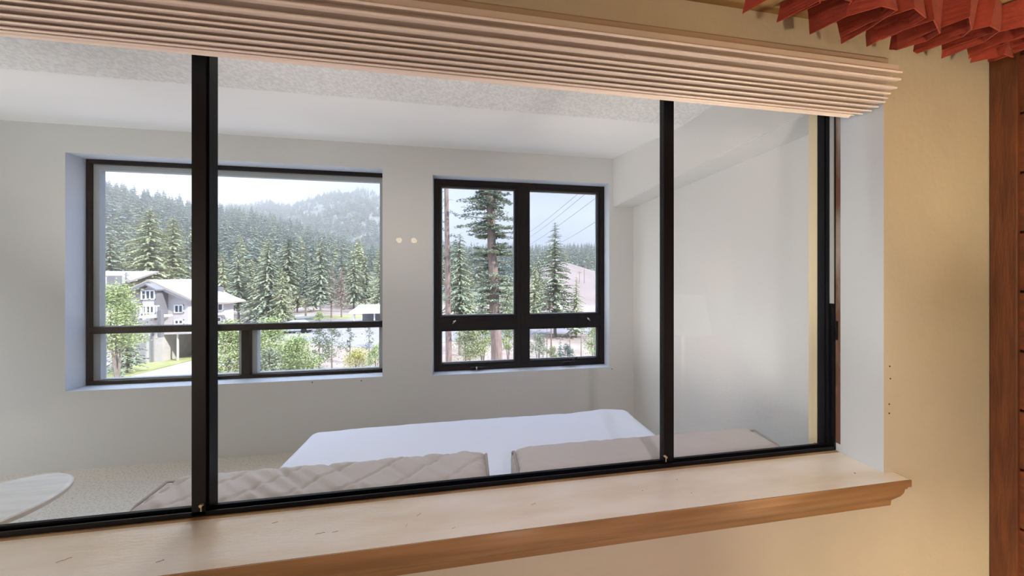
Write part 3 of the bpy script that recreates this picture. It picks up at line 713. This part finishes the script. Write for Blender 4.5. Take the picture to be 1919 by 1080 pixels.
solo('green pine above the left end of the white roofed shed', 663, 470, 70, 24, 'pine', seed=14, crown=.12, power=.6)
solo('yellow-green pine cut by the right edge of the left window', 712, 462, 60, 20, 'olive', seed=15, crown=.1, power=.6)
# right window
solo('mid-sized fir left of the thick trunk, seen over the lower rail', 862, 436, 27, 36, 'pine', 'barkg', seed=16, layers=26, nb=8, nseg=7, crown=.28, power=.6, droop=.3, name='fir_tree')
solo('broad pointed spruce filling the right window\'s right half', 1040, 416, 34, 46, 'pine', 'barkg', seed=17, layers=34, nb=9, nseg=7, crown=.10, power=.85, name='spruce_tree', droop=.2)
solo('small bushy pine right of the broad pointed spruce', 1080, 518, 33, 22, 'olive', seed=18, layers=18, nb=8, power=.7)
solo('pine half hidden by the middle bar of the right window', 1002, 492, 40, 24, 'olive', 'bark', seed=19, layers=20, nb=8, crown=.2, power=.6)
solo('tiny blue spruce on the dirt bank', 1050, 632, 24, 9, 'spruce', seed=20, layers=10, nb=7, nseg=3, name='spruce_tree')
solo('thin bare trunk left of its thicker twin on the bank', 1025, 560, 25, 3, 'dry', 'bark', seed=21, layers=5, nb=3, nseg=2, trunk=.010, crown=.8, name='bare_tree')
solo('thicker bare trunk on the bank under the broad spruce', 1033, 560, 25, 3, 'dry', 'bark', seed=22, layers=5, nb=3, nseg=2, trunk=.018, crown=.8, name='bare_tree')
solo('leaning thin sapling between the blue spruce and the right edge', 1068, 575, 24, 3, 'dry', 'barkg', seed=23, layers=5, nb=3, nseg=2, trunk=.009, crown=.7, name='bare_tree')
solo('thin grey sapling near the right edge of the right window', 1089, 570, 24, 3, 'dry', 'barkg', seed=24, layers=5, nb=3, nseg=2, trunk=.010, crown=.7, name='bare_tree')

for i, (x, yt, Y, w, lf, ds) in enumerate(((878, 500, 44, 20, 'olive', 'olive-green pine low behind the mid-sized fir'), (852, 478, 52, 22, 'pine', 'pine between the slim trunk and the mid-sized fir'), (905, 520, 40, 20, 'pine', 'low grey-green pine left of the thick fir trunk'), (950, 512, 46, 22, 'olive', 'pine right of the thick fir trunk, by the middle bar'), (966, 545, 38, 16, 'young', 'small bright pine against the middle bar'),
        (470, 480, 62, 24, 'olive', 'yellowish pine left of the large drooping pine'), (557, 486, 64, 22, 'olive', 'yellowish pine behind the reddish trunks'), (588, 500, 66, 20, 'pine', 'grey-green pine left of the leafless trees'), (685, 474, 74, 22, 'pine', 'pine above the white roofed shed, left of the window edge'), (640, 468, 76, 22, 'spruce', 'blue-grey pine behind the leafless trees'), (245, 450, 74, 26, 'pine', 'grey-green pine left of the broad sunlit pine'), (350, 440, 78, 22, 'spruce', 'blue-grey pine partly behind the black stile'), (1010, 470, 60, 22, 'pine', 'hazy pine left of the broad pointed spruce'), (528, 500, 48, 20, 'olive', 'low pine against the large drooping pine'))):
    solo(ds, x, yt, Y, w, lf, seed=60+i, layers=20, crown=.12, power=.6)
def big_fir():
    Y = 14.0; a0, k0 = ray(936, 700); a1, k1 = ray(917, 345)
    X0 = a0*Y; X1 = a1*Y; z1 = EYE+k1*Y
    t = thing('fir_tree', 'old fir with a thick red-brown trunk and tiered boughs', 'tree', (X0, Y, GZ))
    rg = random.Random(5); H = z1-GZ; HT = H*1.25
    def tx(z): return (X1-X0)*(z/H)
    bm = bmesh.new(); tube(bm, [(tx(HT*i/14)+.02*math.sin(i*2.1), 0, HT*i/14) for i in range(15)], .31, 14, .13); link('trunk', bm, M['bark'], t, True)
    bb = bmesh.new(); fb = bmesh.new()
    tiers = [(348, 30, 1), (362, 34, 1), (378, 44, 1), (396, 40, 1), (420, 52, 1), (432, 48, 1), (452, 40, .8), (470, 44, .9), (482, 48, .6), (500, 44, .45), (512, 46, .6), (524, 48, .9), (540, 46, .8), (556, 48, .7), (568, 44, .5), (583, 22, .6)]
    for ti, (py, wpx, dens) in enumerate(tiers):
        z = EYE+ray(925, py)[1]*Y-GZ; L = wpx/555*Y
        n = int(13*dens)+2
        for b in range(n):
            an = 2*math.pi*(b+rg.random())/n+ti; d = Vector((math.cos(an), math.sin(an), 0)); ln = L*rg.uniform(.5, 1.25); sd = Vector((-d.y, d.x, 0))
            if d.y < -.35 and (dens < .65 or ti in (3, 6)): continue
            p0 = Vector((tx(z), 0, z+rg.uniform(-.3, .3))); pts = []
            dr = rg.uniform(.15, .4)
            for k in range(7):
                q = k/6; pts.append(p0+d*ln*q+Vector((0, 0, ln*(.12*q-dr*q*q+.12*q**4))))
            tube(bb, pts, .022, 4, .006)
            for k in range(1, 7):
                w = .36*ln*(1-.45*k/6)*math.sin(min(1, k/2.2)*1.57)
                for s2 in (-1, 0, 1):
                    tip = pts[k]+sd*s2*w+d*w*.5
                    for q in range(9):                       # needle tufts
                        u = rg.random()**.8; c = pts[k]+(tip-pts[k])*u+Vector((rg.uniform(-.05, .05), rg.uniform(-.05, .05), rg.uniform(-.05, .03)))
                        e1 = Vector((rg.uniform(-1, 1), rg.uniform(-1, 1), rg.uniform(-.25, .35))).normalized()*rg.uniform(.06, .12)
                        e2 = Vector((rg.uniform(-1, 1), rg.uniform(-1, 1), rg.uniform(-.4, .4))).normalized()*rg.uniform(.03, .05)
                        fb.faces.new([fb.verts.new(c-e2), fb.verts.new(c+e1), fb.verts.new(c+e2)])
    link('branches', bb, M['bark'], t); link('foliage', fb, M['fir'], t)
big_fir()
def slim_pine():
    Y = 14.0; a0, _ = ray(843, 700); a1, k1 = ray(836, 345)
    t = thing('pine_tree', 'slim straight pine trunk at the left edge of the right window', 'tree', (a0*Y, Y, GZ)); H = (EYE+k1*Y-GZ)
    bm = bmesh.new(); tube(bm, [((a1-a0)*Y*i/8*1.1, 0, H*1.15*i/8) for i in range(9)], .165, 12, .085); link('trunk', bm, M['bark'], t, True)
    rg = random.Random(9); bb = bmesh.new(); fb = bmesh.new()
    for i in range(44):
        z = H*rg.uniform(.42, 1.12); an = rg.uniform(0, 6.28); ln = rg.uniform(.2, .65); d = Vector((math.cos(an), math.sin(an), rg.uniform(-.3, .2))); p = Vector(((a1-a0)*Y*z/H, 0, z))
        tube(bb, [p, p+d*ln*.6, p+d*ln+Vector((0, 0, -.05))], .012, 4, .004)
        if rg.random() < .55:
            for q in range(26):
                c = p+d*ln*rg.uniform(.4, 1.05)+Vector((rg.uniform(-.08, .08),)*1+(rg.uniform(-.08, .08), rg.uniform(-.08, .08)))
                e1 = Vector((rg.uniform(-1, 1), rg.uniform(-1, 1), rg.uniform(-.5, .5)))*.08; e2 = Vector((rg.uniform(-1, 1), rg.uniform(-1, 1), rg.uniform(-1, 1)))*.03
                fb.faces.new([fb.verts.new(c-e2), fb.verts.new(c+e1), fb.verts.new(c+e2)])
    link('branches', bb, M['barkg'], t); link('foliage', fb, M['fir'], t)
slim_pine()

def leafy(label, x, ytop, ybot, Y, wpx, leaf, seed, n=2600, name='young_pine', size=.09, stems=1, fill=.9, bark='barkg', zg=None, clumps=26, cat='tree'):
    """bushy young tree: stems, and leaf sprays gathered in clumps"""
    a, k = ray(x, ytop); g = F*cs-(x-CX)*sn; zt = EYE+k*Y; zb = EYE+ray(x, ybot)[1]*Y; z0 = GZ if zg is None else zg
    r = wpx/g*Y; rg = random.Random(seed+500)
    t = thing(name, label, cat, (a*Y, Y, z0)); H = zt-z0; hb = max(0.05, zb-z0)
    bm = bmesh.new()
    for s in range(stems):
        an = s*2.4; tube(bm, [(0.06*s, 0, -.05), (r*.18*math.cos(an)*(stems > 1), r*.18*math.sin(an)*(stems > 1), H*.4), (r*.3*math.cos(an)*(stems > 1), r*.3*math.sin(an)*(stems > 1), H*.93)], .018+.012*H, 6, .008)
    cl = []
    for i in range(clumps):
        u = (i+.5)/clumps; z = hb+(H-hb)*u; rr = r*(math.sin(min(1, (1-u)*1.25+.05)*1.5708))*rg.uniform(.35, 1)*fill; an = rg.uniform(0, 6.28)
        c = Vector((math.cos(an)*rr, math.sin(an)*rr, z)); cl.append(c)
        tube(bm, [(0, 0, max(0, z-rr*.5)), c*1.0], .008, 3, .004)
    link('stem', bm, M[bark], t)
    fb = bmesh.new(); n = int(n*1.35); size *= 1.35
    for i in range(n):
        c = rg.choice(cl); s = r*.40
        p = c+Vector((rg.gauss(0, s*.6), rg.gauss(0, s*.6), rg.gauss(0, s*.45)))
        e1 = Vector((rg.uniform(-1, 1), rg.uniform(-1, 1), rg.uniform(-.3, 1))).normalized()*size*rg.uniform(.6, 1.3); e2 = Vector((rg.uniform(-1, 1), rg.uniform(-1, 1), rg.uniform(-1, 1))).normalized()*size*.4
        if p.z < .02: p.z = .02+rg.random()*.1
        fb.faces.new([fb.verts.new(p-e2), fb.verts.new(p+e1), fb.verts.new(p+e2)])
    link('foliage', fb, M[leaf], t)
    return t
leafy('bright leafy tree with several stems in front of the grey house', 218, 540, 655, 22, 42, 'young', 1, 4200, 'leafy_tree', .10, 3, .95, clumps=44)
leafy('bright green young pine just right of the black stile', 430, 608, 706, 21, 33, 'young', 2, 5000, clumps=44)
leafy('full young pine right of the short window mullion', 508, 604, 692, 23, 36, 'young', 3, 5200, clumps=46)
leafy('rounded young pine below the car, right of the fuller one', 556, 636, 704, 21, 36, 'young', 4, 4600, clumps=42)
leafy('grey-green low pine at the foot of the full young pine', 500, 664, 712, 19, 30, 'pine', 14, 2200, clumps=26)
leafy('sparse young pine in the middle of the lower right pane of the left window', 598, 612, 680, 24, 17, 'pine', 5, 900, clumps=20)
leafy('sparse young pine right of its twin, over the dirt bank', 622, 606, 676, 24, 19, 'pine', 6, 1000, clumps=20)
leafy('thin tall sapling in front of the asphalt lot', 656, 604, 660, 26, 8, 'pine', 7, 320, clumps=14)
leafy('leggy sapling near the right edge of the left window', 692, 606, 672, 25, 12, 'pine', 8, 330, clumps=14)
leafy('low yellow-green shrub on the dirt bank', 668, 660, 682, 23, 26, 'shrub', 9, 1700, 'shrub', .07, 3, clumps=26, cat='shrub')
leafy('green shrub at the right edge of the dirt bank', 705, 650, 682, 22, 16, 'young', 10, 1100, 'shrub', .07, 3, clumps=20, cat='shrub')
leafy('round green bush at the edge of the gravel road', 599, 586, 600, 44, 8, 'young', 22, 500, 'shrub', .12, 3, clumps=14, cat='shrub')
leafy('olive thicket left of the thick fir trunk', 876, 608, 668, 21, 30, 'olive', 11, 3800, 'shrub', .08, 3, clumps=30, cat='shrub')
leafy('olive thicket touching the thick fir trunk on its left', 904, 602, 666, 22, 24, 'young', 12, 3000, 'shrub', .08, 3, clumps=28, cat='shrub')
leafy('green bush right of the thick fir trunk', 952, 606, 655, 22, 14, 'young', 13, 1200, 'shrub', .08, 3, clumps=22, cat='shrub')
leafy('grey-green bush at the left end of the lower right pane', 1008, 628, 664, 22, 18, 'pine', 15, 1100, 'shrub', .08, 3, clumps=22, cat='shrub')
leafy('yellow-green bush by the right edge of the right window', 1112, 612, 662, 22, 16, 'young', 16, 1300, 'shrub', .08, 3, clumps=24, cat='shrub')
leafy('low bluish shrub at the foot of the tiny blue spruce', 1062, 648, 668, 22, 13, 'spruce', 17, 800, 'shrub', .07, 3, clumps=16, cat='shrub')
leafy('small olive shrub left of the tiny blue spruce', 1036, 652, 670, 22, 11, 'olive', 18, 700, 'shrub', .07, 3, clumps=14, cat='shrub')
# dry fallen branches under the thicket
bm = bmesh.new(); rg = random.Random(77)
for i in range(60):
    p = on_z(rg.uniform(846, 915), rg.uniform(664, 690), GZ+.1); d = Vector((rg.uniform(-1, 1), rg.uniform(-.6, .6), rg.uniform(0, .35)))*rg.uniform(.3, .9)
    tube(bm, [p, p+d], .015, 4, .005)
tag(link('brushwood', bm, M['barkg']), 'tangle of dry grey branches under the olive thicket', 'brushwood', None, 'stuff')

# power lines
for (x0, y0, x1, y1, w) in ((980, 443, 1100, 349, 'topmost'), (980, 453, 1112, 351, 'second highest'), (985, 463, 1130, 361, 'third'), (1030, 463.5, 1135, 404, 'lowest and farthest right')):
    A = at(x0, y0, 110); B = at(x1, y1, 45); bm = bmesh.new()
    tube(bm, [A.lerp(B, i/12)-Vector((0, 0, .5*math.sin(math.pi*i/12))) for i in range(13)], .030, 5)
    tag(link('power_line', bm, M['black']), 'thin overhead power line, the %s of the four' % w, 'power line', 'power lines over the broad spruce')
for px, yt, yb, nm in ((1061, 488, 520, 'nearest the broad spruce'), (1095, 494, 522, 'tallest, near the right window edge'), (1086, 509, 524, 'short one between the other two')):
    Y = 100; a, k = ray(px, yt); z0 = slope_z(a*Y, Y); bm = bmesh.new(); tube(bm, [(a*Y, Y, z0-.3), (a*Y, Y, EYE+k*Y)], .11, 6, .08); box(bm, a*Y-.7, a*Y+.7, Y-.06, Y+.06, EYE+k*Y-.5, EYE+k*Y-.35)
    tag(link('utility_pole', bm, M['barkg']), 'thin utility pole on the bare slope, %s' % nm, 'pole', 'poles on the bare slope')

# ---- grey house
M['siding'] = mat('grey_siding', (0.60, 0.56, 0.57), 0.8, (0.55, 0.52, 0.53), scale=3)
M['siding2'] = mat('dark_grey_trim_boards', (0.20, 0.20, 0.22), 0.7)
M['roof'] = mat('pale_roof_shingle', (0.42, 0.375, 0.32), 0.85, (0.36, 0.32, 0.27), scale=2)
M['roofp'] = mat('pinkish_grey_roof', (0.30, 0.265, 0.27), 0.85)
M['wtrim'] = mat('white_outdoor_trim', (0.80, 0.80, 0.80), 0.6)
M['dark'] = mat('dark_window_glass', (0.05, 0.07, 0.09), 0.1)
M['base'] = mat('grey_block_wall', (0.55, 0.51, 0.51), 0.9, (0.48, 0.45, 0.45), scale=3)
def window_part(parent, x0, x1, y0, y1, Y, panes):
    A = at(x0, y1, Y); B = at(x1, y0, Y); w = B.x-A.x; n = panes; th = .09
    bm = bmesh.new(); box(bm, A.x, B.x, Y-.07, Y+.02, A.z, A.z+th); box(bm, A.x, B.x, Y-.07, Y+.02, B.z-th, B.z)
    for i in range(n+1):
        x = A.x+(w-th)*i/n; box(bm, x, x+th, Y-.065, Y+.02, A.z, B.z)
    f = link('window', bm, M['wtrim'], parent)
    for i in range(n):
        x = A.x+(w-th)*i/n
        bm = bmesh.new(); box(bm, x+th, x+(w-th)/n, Y-.03, Y+.01, A.z+th, B.z-th); link('pane', bm, M['dark'], f)
def gable(bm, xl, xa, xr, ztl, za, ztr, y0, y1, zb):
    prof = [(xl, zb), (xl, ztl), (xa, za), (xr, ztr), (xr, zb)]
    a = [bm.verts.new((x, y0, z)) for x, z in prof]; b = [bm.verts.new((x, y1, z)) for x, z in prof]; n = 5
    fs = [bm.faces.new((a[i], a[(i+1) % n], b[(i+1) % n], b[i])) for i in range(n)]+[bm.faces.new(a[::-1]), bm.faces.new(b)]
    bmesh.ops.recalc_face_normals(bm, faces=fs)
def roof_slab(bm, P, Q, y0, y1, th=.16):
    """slab between eave P=(x,z) and ridge Q, from y0 to y1"""
    v = [(P[0], P[1]), (Q[0], Q[1]), (Q[0], Q[1]+th), (P[0], P[1]+th)]
    a = [bm.verts.new((x, y0, z)) for x, z in v]; b = [bm.verts.new((x, y1, z)) for x, z in v]
    fs = [bm.faces.new((a[i], a[(i+1) % 4], b[(i+1) % 4], b[i])) for i in range(4)]+[bm.faces.new(a[::-1]), bm.faces.new(b)]
    bmesh.ops.recalc_face_normals(bm, faces=fs)
def house():
    Y = 29.0
    t = thing('house', 'grey gabled house with white windows seen through the left window', 'house', (at(290, 600, Y).x, Y, GZ))
    t.location = (0, 0, 0)
    P = lambda x, y, YY=Y: (at(x, y, YY).x, at(x, y, YY).z)
    xl, zl = P(222, 557); xa, za = P(290, 527.5); xr, zr = P(360, 560)
    bm = bmesh.new(); gable(bm, xl, xa, xr-.3, zl, za-.12, zr-.05, Y, Y+3.8, GZ+2.3); link('wall', bm, M['siding'], t)
    bm = bmesh.new(); roof_slab(bm, (xr+.25, zr-.12), (xa, za), Y-.5, Y+4.0); roof_slab(bm, (xl-.25, zl-.12), (xa, za), Y-.5, Y+4.0); link('roof', bm, M['roof'], t)
    bm = bmesh.new()
    for (e, s) in (((xr+.25, zr-.12), 1), ((xl-.25, zl-.12), -1)):
        v = [(e[0], e[1]-.22), (xa, za-.22), (xa, za+.02), (e[0], e[1]+.02)]
        a = [bm.verts.new((x, Y-.56, z)) for x, z in v]; b = [bm.verts.new((x, Y-.5, z)) for x, z in v]
        fs = [bm.faces.new((a[i], a[(i+1) % 4], b[(i+1) % 4], b[i])) for i in range(4)]+[bm.faces.new(a[::-1]), bm.faces.new(b)]; bmesh.ops.recalc_face_normals(bm, faces=fs)
    link('bargeboard', bm, M['siding2'], t)
    # projecting bay with its own small gable
    yb = Y-.9
    bl, bzl = P(255, 545, yb); ba, bza = P(280, 534, yb); br, bzr = P(300, 542.5, yb); wl, _ = P(263, 560, yb); wr, _ = P(294, 560, yb)
    _, bb = P(275, 600, yb)
    bm = bmesh.new(); gable(bm, wl, ba, wr, bzl-.02, bza-.08, bzl-.02, yb, Y+.1, bb); link('bay', bm, M['siding'], t)
    bm = bmesh.new(); roof_slab(bm, (bl, bzl-.10), (ba, bza), yb-.35, Y+.2, .12); roof_slab(bm, (br, bzr-.10), (ba, bza), yb-.35, Y+.2, .12); link('bay_roof', bm, M['siding2'], t)
    bm = bmesh.new(); box(bm, wr-.16, wr+.02, yb-.03, Y, bb, bzl); box(bm, wl-.02, wl+.14, yb-.03, Y, bb, bzl); link('corner_board', bm, M['siding2'], t)
    window_part(t, 265, 291.5, 543.8, 562, yb-.01, 3)
    window_part(t, 265, 291.5, 572, 588, yb-.01, 3)
    window_part(t, 327, 344.5, 571, 587, Y-.01, 2); window_part(t, 327, 344.5, 599, 608.5, Y-.01, 2)
    A = at(255, 589, yb-1.1); B = at(298, 593, yb-1.1)
    bm = bmesh.new(); box(bm, A.x, B.x, yb-1.1, yb, B.z-.12, B.z+.02); box(bm, A.x, B.x, yb-1.12, yb-1.06, B.z+.75, B.z+.84)
    x = A.x
    while x < B.x: box(bm, x, x+.04, yb-1.1, yb-1.06, B.z, B.z+.78); x += .22
    link('balcony', bm, M['wtrim'], t)
    bm = bmesh.new(); p = at(300.5, 581, yb-1.1); box(bm, p.x-.12, p.x+.12, yb-1.2, yb-.95, GZ+2.3, p.z); link('post', bm, M['siding2'], t)
    # lower storey in block with the dark garage opening
    gx0, gx1 = at(305.5, 640, Y-.6).x, at(392, 640, Y-.6).x; ztop = GZ+2.45; lx = at(150, 640, Y-.6).x; rx = at(398, 640, Y-.6).x
    gt = at(320, 627, Y-.6).z
    bm = bmesh.new(); box(bm, lx, gx0, Y-.6, Y+3.5, GZ-.3, ztop); box(bm, gx1, rx, Y-.6, Y+3.5, GZ-.3, ztop); box(bm, gx0, gx1, Y-.6, Y+3.5, min(gt, ztop-.15), ztop); box(bm, gx0, gx1, Y+3, Y+3.5, GZ-.3, ztop)
    link('base_wall', bm, M['base'], t)
    bm = bmesh.new(); box(bm, gx0, gx1, Y+2.8, Y+2.95, GZ, ztop-.2); link('garage_back', bm, mat('dark_blue_garage', (.09, .15, .24), .8), t)
    bm = bmesh.new(); p = at(285.5, 640, Y-.62); box(bm, p.x-.06, p.x+.06, Y-.7, Y-.6, GZ, ztop); link('downpipe', bm, M['siding2'], t)
    for px in (330,): 
        bm = bmesh.new(); p = at(px, 640, Y-.5); box(bm, p.x-.04, p.x+.04, Y-.4, Y-.3, GZ, gt); link('garage_post', bm, M['wtrim'], t)
    # left wing: pinkish roof, chimney
    X0, z0 = P(150, 560, Y+2.5); X1, z1 = P(262, 548, Y+2.5); _, zt = P(200, 511, Y+9)
    bm = bmesh.new()
    v = [(Y+2.0, z0-.1), (Y+9, zt), (Y+9, zt+.16), (Y+2.0, z0+.06)]; prism(bm, v, X0-6, at(298, 515, Y+9).x); link('wing_roof', bm, M['roofp'], t)
    bm = bmesh.new(); box(bm, X0-6, at(294, 515, Y+9).x, Y+2.6, Y+9, GZ+2.3, z0-.02); link('wing_wall', bm, M['siding'], t)
    p = at(214.5, 526, Y+4); bm = bmesh.new(); box(bm, p.x-.30, p.x+.30, Y+3.7, Y+4.3, p.z-1.2, at(214, 517, Y+4).z); link('chimney', bm, M['siding2'], t)
    # right wing behind the black stile, hip roof
    Yw = 31.0; zc = at(410, 566, Yw).z; x0 = at(352, 566, Yw).x; x1 = at(427, 566, Yw).x
    bm = bmesh.new(); box(bm, x0, x1-.35, Yw, Yw+1.2, GZ+2.3, zc+.02); link('wing_wall', bm, M['siding'], t)
    rz = at(405, 545, Yw+1.0).z
    a = [(x0-.5, Yw-.5, zc), (x1+.3, Yw-.5, zc), (x1+.3, Yw+1.8, zc), (x0-.5, Yw+1.8, zc)]; r = [(x0+.6, Yw+1.0, rz+.3), (at(404, 546, Yw+1.0).x, Yw+1.0, rz+.1)]
    bm = bmesh.new(); vs = [bm.verts.new(q) for q in a+r]; lo = [bm.verts.new((q[0], q[1], q[2]-.14)) for q in a]
    for q in ((0, 1, 5, 4), (1, 2, 5), (2, 3, 4, 5), (3, 0, 4)): bm.faces.new([vs[i] for i in q])
    for i in range(4): bm.faces.new((vs[i], lo[i], lo[(i+1) % 4], vs[(i+1) % 4]))
    bm.faces.new(lo); bmesh.ops.recalc_face_normals(bm, faces=bm.faces); link('wing_roof', bm, M['roof'], t)
    window_part(t, 399, 419, 568.5, 583, Yw-.01, 2); window_part(t, 399, 416, 594, 604, Yw-.01, 2)
    bm = bmesh.new(); A = at(399, 585, Yw-.4); B = at(431, 590, Yw-.4); box(bm, A.x, B.x, Yw-.45, Yw, B.z, B.z+.14); link('ledge', bm, M['wtrim'], t)
    p = at(409, 545, Yw+1.2); bm = bmesh.new(); box(bm, p.x-.25, p.x+.25, Yw+1.0, Yw+1.5, p.z-1.2, at(407, 538, Yw+1.2).z); link('chimney', bm, M['siding2'], t)
house()
def shed():
    Y = 44; A = at(655, 588, Y); B = at(730, 578, Y)
    t = thing('carport', 'low shed with a bright white roof at the edge of the lot', 'shed')
    zt = at(700, 577, Y+3).z; ze = at(690, 587.5, Y).z
    bm = bmesh.new(); prism(bm, [(Y-.4, ze), (Y+4, zt+.25), (Y+4, zt+.4), (Y-.4, ze+.14)], A.x, B.x+2); link('roof', bm, M['wtrim'], t)
    bm = bmesh.new(); box(bm, A.x+.5, B.x+1.8, Y+3.6, Y+3.8, GZ, zt+.1); link('back_wall', bm, M['siding2'], t)
    for x in (A.x+.6, (A.x+B.x)/2+.6, B.x+1.6):
        bm = bmesh.new(); box(bm, x-.08, x+.08, Y, Y+.16, GZ, ze+.05); link('post', bm, M['wtrim'], t)
shed()
def car(label, px, py, Y, col, rz):
    p = at(px, py, Y); t = thing('car', label, 'car', (p.x, Y, GZ+.05), rz, None)
    cm = mat('car_paint', col, .3)
    prof = [(-2.1, .35), (-2.15, .75), (-1.9, .95), (-1.25, 1.0), (-.65, 1.42), (.75, 1.45), (1.45, 1.02), (2.1, .85), (2.15, .4)]
    bm = bmesh.new(); a = [bm.verts.new((x, -.85, z)) for x, z in prof]; b = [bm.verts.new((x, .85, z)) for x, z in prof]; n = len(prof)
    fs = [bm.faces.new((a[i], a[(i+1) % n], b[(i+1) % n], b[i])) for i in range(n)]+[bm.faces.new(a[::-1]), bm.faces.new(b)]
    bmesh.ops.recalc_face_normals(bm, faces=fs); link('body', bm, cm, t)
    for s in (-1, 1):
        bm = bmesh.new(); v = [(-1.05, 1.02), (-.6, 1.34), (.7, 1.36), (1.2, 1.04)]
        a = [bm.verts.new((x, s*.855, z)) for x, z in v]; b = [bm.verts.new((x, s*.84, z)) for x, z in v]
        fs = [bm.faces.new((a[i], a[(i+1) % 4], b[(i+1) % 4], b[i])) for i in range(4)]+[bm.faces.new(a[::-1]), bm.faces.new(b)]; bmesh.ops.recalc_face_normals(bm, faces=fs)
        link('side_window', bm, M['dark'], t)
        for x in (-1.35, 1.35):
            bm = bmesh.new(); tube(bm, [(x, s*.66, .33), (x, s*.88, .33)], .33, 18); link('wheel', bm, M['black'], t)
car('pale blue car parked on the lot, beyond the young pines', 553, 616, 41, (.45, .50, .60), .05)
car('blue-grey car parked beyond the bank, in the right window', 1060, 617, 40, (.30, .38, .55), .1)

# thin valley haze over the outdoors
def haze():
    m = bpy.data.materials.new('valley_haze'); m.use_nodes = True; n = m.node_tree; n.nodes.clear()
    v = n.nodes.new('ShaderNodeVolumeScatter'); v.inputs['Density'].default_value = .0008; v.inputs['Anisotropy'].default_value = .2; v.inputs['Color'].default_value = (1, .975, .93, 1)
    o_ = n.nodes.new('ShaderNodeOutputMaterial'); n.links.new(v.outputs[0], o_.inputs['Volume'])
    bm = bmesh.new(); box(bm, -1300, 900, 12, 1150, -30, 260)
    tag(link('haze', bm, m), 'thin bluish haze over the valley and the hills', 'haze', None, 'stuff')
haze()
